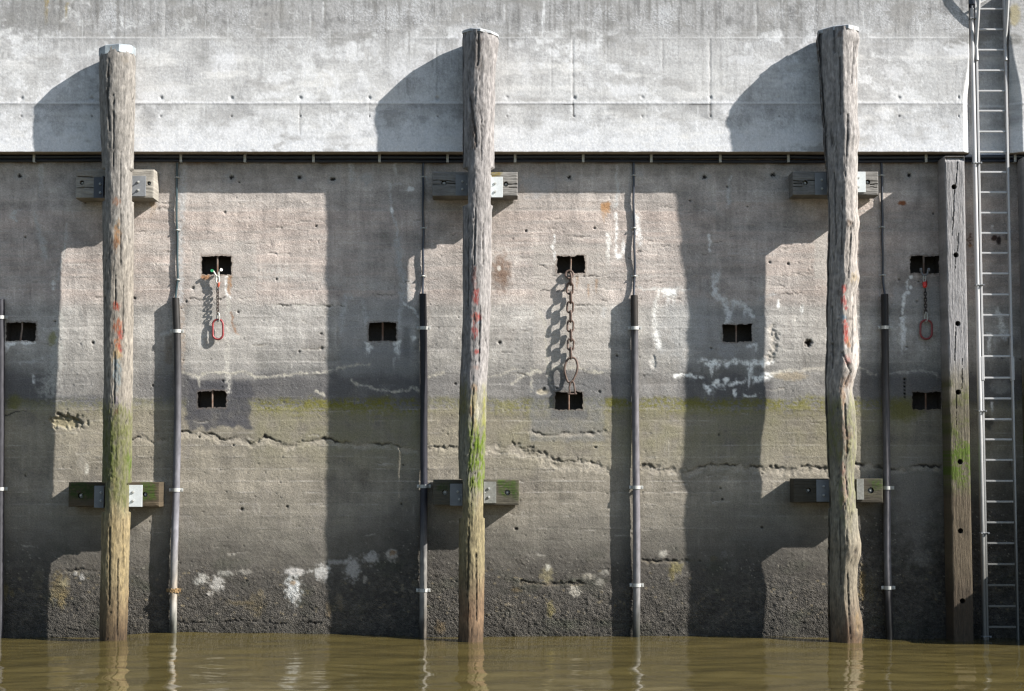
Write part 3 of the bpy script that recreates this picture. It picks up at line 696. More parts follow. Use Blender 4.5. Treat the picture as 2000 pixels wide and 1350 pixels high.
    # ---- white scars low down
    for k, (x, y, rx, ry, c, op) in enumerate(((573, 1150, 15, 27, (226, 222, 216), .97), (576, 1117, 20, 9, (220, 215, 208), .92), (628, 1117, 17, 15, (222, 217, 210), .95), (688, 1111, 14, 23, (196, 192, 186), .9), (660, 1098, 24, 5, (190, 186, 180), .7),
            (724, 1090, 15, 12, (196, 192, 186), .9), (765, 1085, 12, 11, (200, 192, 180), .9), (768, 1080, 7, 5, (150, 104, 58), .8), (572, 1138, 5, 5, (186, 136, 84), .7), (712, 1132, 5, 7, (188, 180, 168), .8),
            (662, 1170, 7, 10, (186, 170, 140), .7), (665, 1186, 6, 7, (180, 160, 126), .6), (642, 1190, 6, 14, (176, 150, 112), .6), (785, 1150, 4, 5, (190, 180, 150), .7), (810, 1140, 6, 7, (180, 165, 130), .6), (803, 1155, 5, 4, (196, 186, 160), .7),
            (396, 1130, 12, 10, (206, 202, 192), .9), (425, 1140, 13, 14, (212, 207, 198), .92), (410, 1159, 7, 5, (206, 200, 190), .85), (383, 1136, 7, 8, (200, 196, 186), .8), (440, 1120, 16, 5, (196, 192, 182), .7), (478, 1118, 14, 5, (190, 184, 172), .6),
            (117, 1150, 18, 30, (158, 138, 92), .8), (125, 1140, 8, 10, (196, 186, 150), .7), (75, 1130, 11, 19, (150, 140, 116), .65), (75, 1135, 6, 10, (90, 86, 78), .7), (160, 1127, 5, 7, (206, 202, 194), .85), (147, 1120, 4, 4, (200, 196, 188), .8), (10, 1152, 7, 14, (150, 132, 84), .7), (25, 1158, 5, 6, (150, 130, 80), .7),
            (320, 1098, 6, 5, (150, 148, 142), .5), (1068, 1122, 13, 15, (196, 182, 136), .75), (1070, 1108, 6, 6, (222, 216, 200), .8), (1122, 1155, 11, 11, (214, 206, 190), .75), (1075, 1188, 8, 15, (176, 160, 96), .7), (1150, 1125, 12, 6, (206, 198, 180), .6), (1180, 1118, 10, 5, (206, 200, 186), .6), (1172, 1138, 8, 6, (206, 200, 186), .55),
            (1295, 1082, 8, 7, (210, 204, 190), .8), (1320, 1108, 13, 12, (186, 172, 104), .75), (1312, 1120, 6, 14, (176, 158, 92), .6), (1415, 1085, 10, 7, (150, 147, 140), .8), (1395, 1090, 6, 7, (130, 120, 84), .6), (1433, 1105, 6, 12, (130, 127, 120), .6), (1383, 1100, 5, 10, (125, 121, 112), .6),
            (1684, 1140, 6, 34, (176, 146, 88), .8), (1700, 1150, 12, 32, (128, 120, 92), .4), (1008, 1152, 10, 5, (150, 120, 70), .5), (500, 1180, 20, 20, (140, 122, 82), .4), (470, 1178, 30, 5, (176, 152, 104), .5), (860, 1225, 10, 12, (160, 128, 80), .6), (510, 1160, 8, 8, (190, 170, 130), .6))):
        C.blob(x, y, rx * 0.95, ry * 0.95, tuple(min(194, v * (0.88 if c[2] > 165 else 0.8)) for v in c), op * (0.9 if c[2] > 165 else 0.6), seed=300 + k, soft=0.42, ragged=0.85, nf=8, dh=0.003)
        if ry > 12: C.drip(x + rx * .2, y + ry * .3, y + ry * 1.7, rx * .55, tuple(min(185, v * 0.8) for v in c), op * 0.6, seed=420 + k, taper=0.6)
    # ---- cracks and spalls
    lc = (186, 176, 160)
    C.crack([(255, 862), (278, 850), (300, 862), (322, 858)], 2.2, 0.025, 5, 1, lipcol=lc)
    C.crack([(352, 843), (385, 845), (420, 848), (430, 860), (440, 857), (470, 854), (490, 866), (505, 861), (515, 852), (540, 861), (560, 870), (590, 862), (640, 857), (662, 864), (705, 866), (760, 867), (815, 878)], 2.4, 0.03, 7, 2, lipcol=lc)
    C.crack([(830, 872), (860, 873), (897, 875)], 2.0, 0.03, 5, 3, lipcol=lc)
    C.crack([(945, 868), (975, 868), (1004, 866), (1020, 875), (1062, 884), (1075, 897), (1105, 902), (1130, 899), (1160, 904), (1192, 912)], 2.8, 0.03, 13, 4, lipcol=(196, 186, 170), jit=8, side=1)
    C.crack([(1034, 842), (1060, 850), (1110, 846), (1150, 846), (1184, 842)], 1.8, 0.02, 4, 5, lipcol=lc)
    C.crack([(1250, 910), (1290, 913), (1325, 914), (1345, 920), (1380, 908), (1420, 906), (1470, 912), (1500, 913), (1540, 916), (1580, 910), (1622, 916)], 3.0, 0.035, 9, 6, lipcol=lc, jit=7)
    C.crack([(1672, 907), (1700, 908), (1740, 918), (1790, 909), (1840, 912)], 2.6, 0.03, 7, 7, lipcol=lc)
    C.crack([(112, 808), (125, 814), (140, 815), (150, 824), (163, 832)], 3, 0.045, 0, 8)
    C.crack([(122, 800), (124, 812)], 2, 0.03, 0, 9)
    C.blob(130, 824, 30, 12, (150, 140, 110), 0.7, seed=77, ragged=0.8, dh=-0.035, nf=8)
    C.crack([(8, 810), (30, 806), (50, 803)], 1.5, 0.015, 0, 10)
    C.crack([(1018, 1136), (1070, 1139), (1138, 1138)], 2.2, 0.03, 4, 11, lipcol=(110, 100, 84))
    C.crack([(1254, 1094), (1290, 1096), (1345, 1095)], 2.0, 0.03, 4, 12, lipcol=(120, 110, 92))
    C.crack([(350, 1215), (400, 1218), (470, 1212), (560, 1218), (640, 1216)], 1.8, 0.025, 0, 13)
    C.crack([(130, 1114), (200, 1112)], 1.6, 0.02, 3, 14, lipcol=(130, 122, 105))
    C.crack([(535, 597), (580, 596), (640, 597), (670, 597)], 1.2, 0.012, 2, 15, lipcol=(215, 210, 200))
    C.crack([(345, 583), (380, 584), (400, 588), (440, 584)], 1.2, 0.012, 0, 16)
    C.crack([(1124, 597), (1150, 596), (1174, 596)], 1.5, 0.015, 2, 17, lipcol=(215, 210, 200))
    for k, a in enumerate((((1050, 516), (1120, 540), (1190, 539)), ((1056, 567), (1110, 568), (1182, 568)), ((870, 696), (880, 694), (892, 696)), ((955, 688), (975, 689), (1000, 687)))):
        C.crack(list(a), 1.0, 0.010, 0, 20 + k, jit=3)
    for k in range(70):      # short tears in the boards, mostly right of the middle pile
        x = random.choice((random.uniform(960, 1340), random.uniform(1250, 1640), random.uniform(100, 900))); y = random.uniform(395, 590)
        l = random.uniform(12, 48); C.crack([(x, y), (x + l * .5, y + random.uniform(-2, 2)), (x + l, y + random.uniform(-3, 3))], random.uniform(.6, 1.2), 0.008, 2, 60 + k, jit=4, lipcol=(206, 196, 186), dark=(118, 110, 104))
    for k in range(55):
        x = random.uniform(0, 1640); y = random.uniform(610, 1085)
        l = random.uniform(12, 50); C.crack([(x, y), (x + l * .5, y + random.uniform(-2, 2)), (x + l, y + random.uniform(-2, 2))], random.uniform(.5, 1.0), 0.006, 2, 160 + k, jit=3, lipcol=(190, 184, 172), dark=(120, 112, 102))
    C.c = np.clip(C.c, 24, 300)
    # holes for the recesses
    keep = np.ones((len(ys) - 1, len(xs) - 1), bool)
    xc = (xs[:-1] + xs[1:]) / 2; yc = (ys[:-1] + ys[1:]) / 2
    for n in NICHES:
        inx = (xc > n[0]) & (xc < n[1]); iny = (yc > n[2]) & (yc < n[3])
        keep &= ~(iny[:, None] & inx[None, :])
        w = C.win(n[0] - 7, n[1] + 7, n[2] - 7, n[3] + 7)       # calmer edge so the lining meets it
        dd = np.maximum(np.maximum(n[0] - X[w], X[w] - n[1]), np.maximum(n[2] - Y[w], Y[w] - n[3]))
        C.h[w] *= sst(0, 7, np.abs(dd))
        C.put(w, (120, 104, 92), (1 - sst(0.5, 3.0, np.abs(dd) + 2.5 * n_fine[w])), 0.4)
    Xj = X.copy(); Yj = Y.copy()
    for k, n in enumerate(NICHES):
        w = C.win(n[0] - 6, n[1] + 6, n[2] - 6, n[3] + 6)
        dd = np.abs(np.maximum(np.maximum(n[0] - X[w], X[w] - n[1]), np.maximum(n[2] - Y[w], Y[w] - n[3])))
        am = (1 - sst(1.0, 6.0, dd)) * 2.6
        Xj[w] += am * (fbm(X[w] / 6, Y[w] / 6, 3, 900 + k)); Yj[w] += am * (fbm(X[w] / 6, Y[w] / 6, 3, 950 + k) + 0.25 * np.sin(X[w] / 9 + k))
    x, y, z = P(Xj, Yj, 0.0)
    y = -C.h
    rough = 0.6 + 0.55 * bz + 0.4 * zone
    o = mesh_np('quay_wall', np.stack([x, y, z], -1).reshape(-1, 3), grid_faces(len(ys), len(xs), keep=keep), M['concrete'], C.c, K_WALL, rough.reshape(-1), crust=np.clip(bz * (0.55 + 0.5 * low), 0, 1.0).reshape(-1))
    tag(o, "long stained lower concrete quay wall with cracks, an olive algae line and rectangular recesses", "wall")
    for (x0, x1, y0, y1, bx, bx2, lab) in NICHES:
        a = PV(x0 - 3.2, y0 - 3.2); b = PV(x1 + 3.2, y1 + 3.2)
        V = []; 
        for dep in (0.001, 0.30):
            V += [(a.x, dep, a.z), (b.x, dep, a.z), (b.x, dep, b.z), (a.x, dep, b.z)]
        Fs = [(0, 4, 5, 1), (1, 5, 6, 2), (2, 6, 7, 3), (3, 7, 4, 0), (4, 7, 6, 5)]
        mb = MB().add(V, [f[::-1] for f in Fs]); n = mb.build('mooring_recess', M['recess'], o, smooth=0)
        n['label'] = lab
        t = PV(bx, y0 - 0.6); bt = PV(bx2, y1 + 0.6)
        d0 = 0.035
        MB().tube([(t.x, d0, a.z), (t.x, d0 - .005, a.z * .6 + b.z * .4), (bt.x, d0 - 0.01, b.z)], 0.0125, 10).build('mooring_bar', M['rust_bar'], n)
    # unseen block added to the right, to shade the post and ladder foot
    xs0 = 7.05
    MB().add([(xs0 + a + (0 if a else .12 * -b), b, c) for c in (-1.5, 1.5) for a, b in ((0, 0.02), (4, 0.02), (4, -1.35), (0, -1.35))], [(0, 1, 2, 3), (7, 6, 5, 4), (0, 4, 5, 1), (1, 5, 6, 2), (2, 6, 7, 3), (3, 7, 4, 0)]).build('unseen_shadow_block', M['recess'], o, smooth=0)
    return o
build_quay_wall()

# ---------------------------------------------------------------- overhanging upper wall with the ladder niche
D_UP = 0.268
NX0 = PV(1897, 297, D_UP).x; NX1 = PV(1977, 290, D_UP).x
NICHE_D = 0.045
def build_parapet():
    ys = np.concatenate([[-16], np.arange(-14, 298, 2)]).astype(float)
    _, _, zr = P(1000 + 0 * ys, ys, D_UP)
    nr = len(ys)
    cw0 = 0.092 * sst(95, 205, ys) + 0.003; cw1 = 0.135 * sst(60, 205, ys) + 0.003
    e0 = NX0 - cw0; e1 = NX1 + cw1
    xl = P(np.concatenate([np.arange(-1300, -60, 30), np.arange(-60, 1860, 2)]).astype(float), 150, D_UP)[0]
    lx0 = xl[-1]
    nl = 18
    rowsx = []; rowsd = []
    xr = P(np.arange(2012, 3320, 26).astype(float), 150, D_UP)[0]
    for i in range(nr):
        X = list(xl) + list(lx0 + (e0[i] - lx0) * (np.arange(1, nl + 1) / nl)); Dp = [D_UP] * len(X)
        for k in (0.33, 0.66, 1.0): X.append(e0[i] + cw0[i] * k); Dp.append(D_UP - cw0[i] * 0.9 * k)
        dj = D_UP - cw0[i] * 0.9
        for k in (0.35, 0.7, 1.0): X.append(NX0); Dp.append(dj + (NICHE_D - dj) * k)
        for k in np.arange(1, 41) / 40: X.append(NX0 + (NX1 - NX0) * k); Dp.append(NICHE_D)
        dj = D_UP - cw1[i] * 0.75
        for k in (0.3, 0.65, 1.0): X.append(NX1); Dp.append(NICHE_D + (dj - NICHE_D) * k)
        for k in (0.33, 0.66, 1.0): X.append(NX1 + cw1[i] * k); Dp.append(dj + (D_UP - dj) * k)
        for k in np.arange(1, 9) / 8: X.append(e1[i] + (xr[0] - e1[i]) * k); Dp.append(D_UP)
        X += list(xr[1:]); Dp += [D_UP] * (len(xr) - 1)
        rowsx.append(X); rowsd.append(Dp)
    XW = np.array(rowsx); DW = np.array(rowsd); ZW = np.repeat(zr[:, None], XW.shape[1], 1)
    Xp, Yp = PIX(XW, -DW, ZW)
    base_x = Xp[nr // 2][None, :].repeat(nr, 0); base_y = ys[:, None].repeat(XW.shape[1], 1)
    C = Canvas(base_x, base_y, (222, 221, 219))
    X, Y = base_x, base_y
    n_big = fbm(X / 150, Y / 70, 4, 403); n_mid = fbm(X / 34, Y / 28, 5, 411); n_v = fbm(X / 9, Y / 140, 4, 431)
    n_v2 = fbm(X / 3.5, Y / 60, 3, 433); n_f = fbm(X / 6, Y / 6, 3, 441); n_sp = fbm(X / 2.6, Y / 2.6, 2, 443)
    top = 1 - sst(35, 95, Y + 26 * n_v + 22 * n_big)
    C.mix((176, 175, 173), top * 0.7)
    C.mix((188, 187, 186), (1 - sst(60, 200, Y + 50 * n_big)) * 0.45)
    C.mix((128, 127, 125), np.clip(n_v * 1.7 - 0.0 + 0.9 * n_mid + 0.5 * n_f, 0, 1) * (1 - sst(30, 115, Y + 60 * n_big)) * 0.85)
    C.mix((126, 125, 124), np.clip(n_v2 * 1.6 - 0.45 + 0.7 * n_mid, 0, 1) * (1 - sst(5, 90, Y + 50 * n_big)) * 0.6)
    C.mix((140, 139, 138), np.clip(n_mid * 1.5 + 0.6 * n_f - 0.15, 0, 1) * (1 - sst(30, 130, Y + 70 * n_big)) * 0.8)
    C.mix((190, 190, 190), sst(1560, 1700, X + 60 * n_mid) * sst(60, 90, Y) * np.clip(0.5 + n_mid, 0, 1) * 0.6)
    C.mix((236, 238, 241), np.clip(n_sp * 1.2 + 1.6 * fbm(X / 70, Y / 60, 4, 477) - 0.35, 0, 1) * 0.55)
    C.mix((164, 163, 161), np.clip(n_v * 1.9 - 0.2 + 0.6 * n_big, 0, 1) * sst(60, 90, Y) * (1 - sst(170, 205, Y)) * 0.55)
    pale = np.clip((fbm(X / 52, Y / 40, 6, 451, 0.62) - 0.02) * 6, 0, 1) * np.clip(0.5 + 1.6 * fbm(X / 260, Y / 160, 2, 453), 0, 1)
    C.mix((246, 246, 246), pale * 0.95 * sst(30, 85, Y))
    dirt = np.clip((fbm(X / 46, Y / 60, 6, 461, 0.62) - 0.10) * 3.5, 0, 1)
    C.mix((172, 171, 170), dirt * 0.6 * sst(60, 90, Y) * np.clip(0.6 + n_v + n_f, 0, 1))
    C.mix((170, 170, 170), sst(200, 203, Y) * (1 - sst(206, 255, Y + 30 * n_mid)) * np.clip(0.45 + 1.0 * fbm(X / 60, Y / 90, 4, 463), 0, 1) * 0.75)
    C.mix((246, 248, 252), sst(212, 292, Y + 34 * n_mid) * 0.75)
    C.c *= (1 + 0.06 * n_mid + 0.07 * n_f + 0.05 * n_v + 0.08 * n_sp)[..., None]
    smear = np.clip((fbm(X / 120, Y / 30, 6, 481, 0.6) - 0.02) * 4, 0, 1) * np.clip(0.4 + 1.3 * fbm(X / 300, Y / 120, 3, 483), 0, 1)
    C.mix((248, 246, 242), smear * 0.75 * sst(50, 110, Y + 30 * n_big))
    grime = np.clip((fbm(X / 90, Y / 50, 6, 485, 0.62) - 0.08) * 4, 0, 1)
    C.mix((158, 156, 152), grime * 0.75 * (1 - sst(40, 130, Y + 60 * n_big)))
    C.mix((186, 184, 181), np.clip(grime * fbm(X / 200, Y / 120, 2, 487) * 2.5, 0, 1) * 0.7)
    bm_ = fbm(X / 200, Y / 3.4, 3, 489) ; C.c *= (1 + 0.025 * bm_)[..., None]; C.h += 0.0006 * bm_
    # left part: scribbled lime marks and rusty moss
    for k in range(46):
        x = random.uniform(-10, 300) if k < 34 else random.uniform(300, 700); y = random.uniform(2, 170); a = random.uniform(0, 6.28); l = random.uniform(8, 34)
        C.stroke([(x, y), (x + l * math.cos(a), y + l * .7 * math.sin(a)), (x + l * 1.5 * math.cos(a + .9), y + l * math.sin(a + .9))], random.uniform(.8, 2.2), (240, 240, 238), random.uniform(.4, .8), seed=500 + k, w1=random.uniform(.5, 3), jit=7)
    for k in range(45):
        x = random.uniform(0, 1900); y = random.uniform(0, 60); C.drip(x, y, y + random.uniform(15, 90), random.uniform(.8, 2.4), random.choice(((236, 236, 235), (236, 236, 235), (140, 139, 137))), random.uniform(.3, .8), seed=560 + k)
    C.drip(88, -4, 48, 6, (165, 140, 84), 0.8, seed=640); C.drip(128, 5, 40, 4, (160, 142, 96), 0.6, seed=641); C.blob(1992, 30, 8, 20, (176, 160, 110), 0.5, seed=642)
    C.blob(60, 30, 60, 40, (150, 149, 146), 0.5, seed=643, ragged=0.9, nf=14); C.blob(1990, 76, 12, 10, (120, 118, 112), 0.5, seed=644)
    for k in range(40):
        x = random.uniform(0, 1900); y = random.uniform(90, 290); C.blob(x, y, random.uniform(6, 34), random.uniform(5, 18), (242, 242, 243), random.uniform(.3, .7), seed=660 + k, ragged=1.0, nf=9)
    for x, y, l in ((1063, 2, 70), (1060, 20, 75), (1754, 200, 30), (1793, 200, 10), (1830, 200, 12), (985, 8, 50), (630, 4, 40)):
        C.drip(x, y, y + l, 2.4, (244, 244, 244), 0.85, seed=int(x), taper=0.3)
    for k in range(60):     # grimy runs from the crest and pale ones under the joints
        x = random.uniform(0, 1900); C.drip(x, -6, random.uniform(40, 150), random.uniform(2, 7), random.choice(((140, 138, 134), (150, 148, 145), (128, 126, 122))), random.uniform(.25, .6), seed=700 + k, taper=0.5)
    for k in range(40):
        x = random.uniform(0, 1900); y = random.choice((76, 203)); C.drip(x, y, y + random.uniform(20, 85), random.uniform(1.5, 5), random.choice(((165, 164, 162), (244, 244, 243))), random.uniform(.25, .55), seed=780 + k, taper=0.5)
    # formwork joints; lit lip and shadow of the lower one painted in
    l1 = (1 - sst(0.5, 2.0, np.abs(Y - 74.5 - 0.8 * n_big))) * np.clip(0.55 + 1.2 * fbm(X / 90, Y / 200, 3, 471), 0, 1)
    C.h += 0.004 * l1; C.mix((238, 238, 237), l1 * 0.55)
    l2 = 1 - sst(0.6, 2.4, np.abs(Y - 201 - 0.5 * n_big))
    C.h += 0.003 * l2 * np.clip(0.8 + n_f, 0.3, 1.2); C.mix((248, 248, 250), l2 * 0.7)
    C.h -= 0.0025 * sst(202, 204, Y) * (1 - sst(238, 292, Y))
    lip_shadow = np.exp(-np.abs(Y - 205) / 2.2) * (Y > 203) * np.clip(0.4 + 0.9 * fbm(X / 60, Y / 300, 3, 473), 0, 1)
    C.mix((140, 139, 138), lip_shadow * 0.6)  # shadow below the joint lip, painted into the tone
    for x, y0, y1, dp in ((1119, 76, 226, .006), (1387, 76, 226, .006), (1295, 76, 140, .003), (853, 76, 198, .003), (322, 0, 74, .003), (1078, 90, 180, .002), (587, 202, 265, .003), (722, 202, 230, .002), (1480, 0, 74, .002)):
        mm = (1 - sst(0.5, 1.9, np.abs(X - x - 1.2 * n_mid))) * sst(y0 - 3, y0 + 3, Y) * (1 - sst(y1 - 4, y1 + 4, Y)) * np.clip(0.7 + n_f, 0, 1)
        C.h -= dp * mm; C.mix((150, 149, 147), mm * 0.6)
        C.mix((244, 244, 243), (1 - sst(1.0, 3.5, np.abs(X - x + 4))) * sst(y0, y0 + 8, Y) * (1 - sst(y1 - 8, y1, Y)) * 0.3)
    for x in (1120, 1387): C.rect(x - 1, 203, x + 1, 228, (104, 102, 100), 0.75, soft=1, jit=0.6, seed=x, tex=0); C.rect(x - (42 if x > 1300 else 20), 203, x, 205, (112, 110, 108), 0.75, soft=1, jit=.5, seed=x + 1, tex=0)  # seam, and a strip of painted shadow under the joint lip
    for x in (-85, 43, 181, 315, 453, 587, 722, 855, 990, 1121, 1254, 1387, 1521, 1640, 1755, 1876):
        C.blob(x, 191, 9, 8, (232, 232, 231), 0.5, seed=x + 3, ragged=0.5)
        q = ((x * 37) % 11) / 11; C.blob(x, 191 + 2 * q - 1, 2.8 + q, 2.6 + q, (186, 185, 184), 0.4 + 0.4 * q, seed=x + 1, ragged=0.5, soft=0.6, dh=-0.007 - 0.009 * q)
        C.blob(x, 227, 1.8, 1.8, (150, 148, 146), 0.7, seed=x + 2, ragged=0.6, dh=-0.008)
    C.h += 0.0014 * n_mid + 0.0012 * n_f + 0.0012 * n_sp - 0.006 * np.clip(n_sp - 0.5, 0, 1)
    C.c = np.clip(C.c, 60, 243)
    flat = np.abs(DW - D_UP) < 1e-6
    h = np.where(flat | (np.abs(DW - NICHE_D) < 1e-6), C.h, 0.0)
    # shelter the niche edges from relief
    Yc = -(DW + h)
    Zc = ZW.copy()
    jb = 0.004 * fbm(XW[-1] * 8, 0 * XW[-1], 4, 481) + 0.006 * np.clip(fbm(XW[-1] * 3, 0 * XW[-1] + 3.3, 3, 483) - 0.2, 0, 1)
    Zc[-1] += jb
    XYZ = np.stack([XW, Yc, Zc], -1); cols = C.c; rg = 0.5 + 0.5 * top
    # chamfered crest, top surface, soffit
    zt = zr[0] + 0.02
    crest = XYZ[0].copy(); crest[:, 1] += 0.05; crest[:, 2] = zt + 0.05
    back = crest.copy(); back[:, 1] = 2.2
    lip = XYZ[-1].copy(); lip[:, 2] -= 0.0; lip[:, 1] += 0.012; lip[:, 2] = XYZ[-1][:, 2] - 0.008
    sof = XYZ[-1].copy(); sof[:, 1] = 0.06; sof[:, 2] = zr[-1] + 0.004
    XYZ = np.concatenate([back[None], crest[None], XYZ, lip[None], sof[None]], 0)
    cols = np.concatenate([cols[:1] * 0 + 190, cols[:1], cols, cols[-1:] * 0 + (172, 160, 146), cols[-1:] * 0 + (165, 150, 134)], 0)
    rg = np.concatenate([rg[:1], rg[:1], rg, rg[-1:], rg[-1:]], 0)
    o = mesh_np('parapet_wall', XYZ.reshape(-1, 3), grid_faces(XYZ.shape[0], XYZ.shape[1]), M['parapet'], cols, K_UP, rg.reshape(-1), sharp=50)
    tag(o, "pale overhanging upper concrete wall with formwork joints, tie holes and a niche for the ladder", "wall")
build_parapet()

# ---------------------------------------------------------------- round timber piles
D_PILE = 0.545
K_WOOD = 2.3
def build_pile(sil, notches, skew, seed, paint, label, cap, K):
    """sil: (y, left, right) silhouette in photo pixels at the pile's distance"""
    rng = random.Random(seed)
    sil = np.array(sil, float)
    ys = np.concatenate([np.arange(sil[0, 0], 1262, 2.0), [1275, 1300, 1340, 1400]])
    l = np.interp(ys, sil[:, 0], sil[:, 1]); r = np.interp(ys, sil[:, 0], sil[:, 2])
    # smooth the outline a little
    k = np.array([1, 2, 3, 2, 1]) / 9.0
    l = np.convolve(np.pad(l, 2, 'edge'), k, 'valid'); r = np.convolve(np.pad(r, 2, 'edge'), k, 'valid')
    dp = paint.get('depth', ((0, D_PILE), (1400, D_PILE))); DP = np.interp(ys, [q[0] for q in dp], [q[1] for q in dp]); ky = paint.get('ky', 1.0)
    xl, _, z = P(l, ys, DP); xr, _, _ = P(r, ys, DP)
    cx = (xl + xr) / 2; rad = (xr - xl) / 2
    na = 112
    A = np.arange(na) * 2 * math.pi / na
    AA, YY = np.meshgrid(A, ys)
    sk = np.interp(ys, [q[0] for q in skew], [q[1] for q in skew])[:, None]
    sx0 = np.interp(ys, [q[0] for q in skew], [q[2] for q in skew])[:, None]
    ux = np.cos(AA); uy = np.sin(AA)              # uy < 0 faces the water
    un = AA / (2 * math.pi)
    def ring(f, g, o, s):    # noise that closes round the trunk
        a = fbm(un * f, YY * g, o, s); b = fbm((un - 1) * f, YY * g, o, s); w = sst(0.8, 1.0, un)
        return a * (1 - w) + b * w
    # angles start at +x, so put the seam at the back
    un = ((AA - math.pi / 2) % (2 * math.pi)) / (2 * math.pi)
    nv = ring(26, 1 / 90, 4, seed); nv2 = ring(60, 1 / 60, 3, seed + 5); nb = ring(7, 1 / 70, 3, seed + 9); nc = ring(22, 1 / 26, 4, seed + 13); nf = ring(50, 1 / 10, 3, seed + 15)
    crk = np.abs(ring(9, 1 / 230, 3, seed + 21)); crk = (1 - sst(0.0, 0.035, crk)) * np.clip(ring(5, 1 / 120, 2, seed + 23) * 2 + 0.2, 0, 1)
    up = 1 - sst(1150, 1240, YY)
    dr = 0.010 * nb * 0.6 + 0.0045 * nv + 0.0032 * nv2 + 0.0065 * nc * up + 0.004 * nf * up - 0.014 * crk
    # small horizontal checks
    chk = np.clip(ring(16, 1 / 7, 3, seed + 31) - 0.5, 0, 1) * 2; dr -= 0.006 * np.clip(chk, 0, 1)
    kk = np.hanning(91); kk /= kk.sum()
    cxs = np.convolve(np.pad(cx, 45, 'edge'), kk, 'valid'); rads = np.convolve(np.pad(rad, 45, 'edge'), kk, 'valid')
    bw = sst(0.1, 0.7, uy); dr = dr * (1 - 0.5 * bw)
    cx2 = cx[:, None] * (1 - bw) + cxs[:, None] * bw; rad2 = rad[:, None] * (1 - bw) + rads[:, None] * bw
    rr = (rad2 + dr) * (1 - 0.07 * (1 - sst(2, 20, YY - ys[0])))
    X = cx2 + rr * ux
    front = (uy < 0.15)
    Y = -DP[:, None] + rr * uy * ky + sk * rr * np.minimum(ux - sx0, 0.0) * np.where(uy < 0, 1.0, 0.0)
    px, py = PIX(X, Y, np.repeat(z[:, None], na, 1))
    for pts, w_ in paint.get('splits', ()):
        dd = np.full(X.shape, 1e9); xw = px + 1.6 * fbm(px / 5, YY / 22, 3, seed + 61)
        for (ax, ay), (bx, by) in zip(pts[:-1], pts[1:]):
            vx, vy = bx - ax, by - ay; l2 = vx * vx + vy * vy + 1e-9
            t = np.clip(((xw - ax) * vx + (YY - ay) * vy) / l2, 0, 1); dd = np.minimum(dd, np.hypot(xw - ax - t * vx, YY - ay - t * vy))
        m = (1 - sst(w_ * 0.4, w_ * 1.2 + 0.5, dd * (1 - 0.5 * nc))) * (uy < 0.15)
        crk = np.maximum(crk, m); X = X - 0.016 * m * ux; Y = Y - 0.016 * m * uy
    # knots and swellings
    for (kx, ky, kr, kh) in paint.get('knots', ()):
        d = np.hypot((px - kx) / kr, (YY - ky) / (kr * 1.25)); b = 0.65 * np.exp(-d * d * 1.6) * (uy < 0.3)
        X = X + b * kh * ux; Y = Y + b * kh * uy
        hole = np.exp(-(d * 3.4) ** 2) * (uy < 0.3); X -= hole * kh * 1.1 * ux; Y -= hole * kh * 1.1 * uy
    for (ya, yb, xa, xb) in notches:
        xa_w = float(P(xa, (ya + yb) / 2, D_PILE)[0]); xb_w = float(P(xb, (ya + yb) / 2, D_PILE)[0])
        m = ((YY >= ya) & (YY <= yb))
        X = np.where(m, np.clip(X, xa_w + 0.004 * nb, xb_w + 0.004 * nc), X)
    Z = np.repeat(z[:, None], na, 1)
    # tones
    c = np.empty(AA.shape + (3,)); c[:] = paint['base']
    def mix(col, m):
        nonlocal c
        m = np.clip(m, 0, 1)[..., None]; c = c * (1 - m) + np.asarray(col, float) * m
    for (y0, y1, col) in paint['bands']:
        mix(col, sst(y0, y1, YY + 22 * nv + 16 * nb))
    c *= (1 + 0.12 * nv + 0.14 * nv2 + 0.20 * nc + 0.18 * nf)[..., None]
    c *= (1 - 0.42 * crk - 0.22 * np.clip(chk, 0, 1))[..., None]
    xs_ = px
    for (x, y, rx, ry, col, op) in paint['spots']:
        d = np.hypot((xs_ - x) / rx, (YY - y) / ry) + 0.75 * fbm(px / 5.0 + seed, YY / 13.0, 4, int(x + y)) + 0.25 * nv2
        mix(col, (1 - sst(0.45, 1.25, d)) * op * 0.9 * np.clip(0.75 + 1.1 * fbm(px / 2.6, YY / 9.0, 3, int(x * 3 + y)), 0, 1) * (uy < 0.2))
    for (y0, y1, x0, x1, col, op) in paint.get('moss', ()):
        m = sst(y0 - 18, y0 + 22, YY + 22 * nv) * (1 - sst(y1 - 22, y1 + 18, YY + 22 * nb)) * sst(x0 - 4, x0 + 4, px + 5 * nb) * (1 - sst(x1 - 4, x1 + 4, px + 5 * nb))
        mm = m * op * np.clip(0.55 + 1.5 * nc + 0.9 * nf + 0.5 * nv2, 0, 1)
        mix(col, mm); X = X + 0.004 * mm * (nf > 0) * ux; Y = Y + 0.004 * mm * (nf > 0) * uy
    # head of the pile
    tilt = paint.get('tilt', 0.0)
    t = (1 - sst(0, 26, YY - ys[0]))
    Z = Z + tilt * t * (X - cx[:, None])
    base = (float(cx[-1]), -D_PILE, 0.0)
    V = np.stack([X, Y, Z], -1).reshape(-1, 3)
    n = len(ys); i = np.arange(n * na).reshape(n, na); j = np.roll(i, -1, 1)
    Fq = np.stack([i[:-1], i[1:], j[1:], j[:-1]], -1).reshape(-1, 4)[:, ::-1]
    root = empty('timber_pile', base)
    tag(root, label, "pile", "round timber mooring piles")
    tr = mesh_np('trunk', V, Fq, M['wood'], c, K, loc=base, parent=root)
    # cap: faceted sheet over the head
    k = cap['n']; top = (X[0], Y[0], Z[0])
    idx = [int(round(q * na / k + cap['off'])) % na for q in range(k)]
    ring_o = []
    for q in idx:
        g = cap['over']
        ring_o.append((cx[0] + (X[0, q] - cx[0]) * (1 + g), -DP[0] + (Y[0, q] + DP[0]) * (1 + g), Z[0, q]))
    V = []; Fs = []
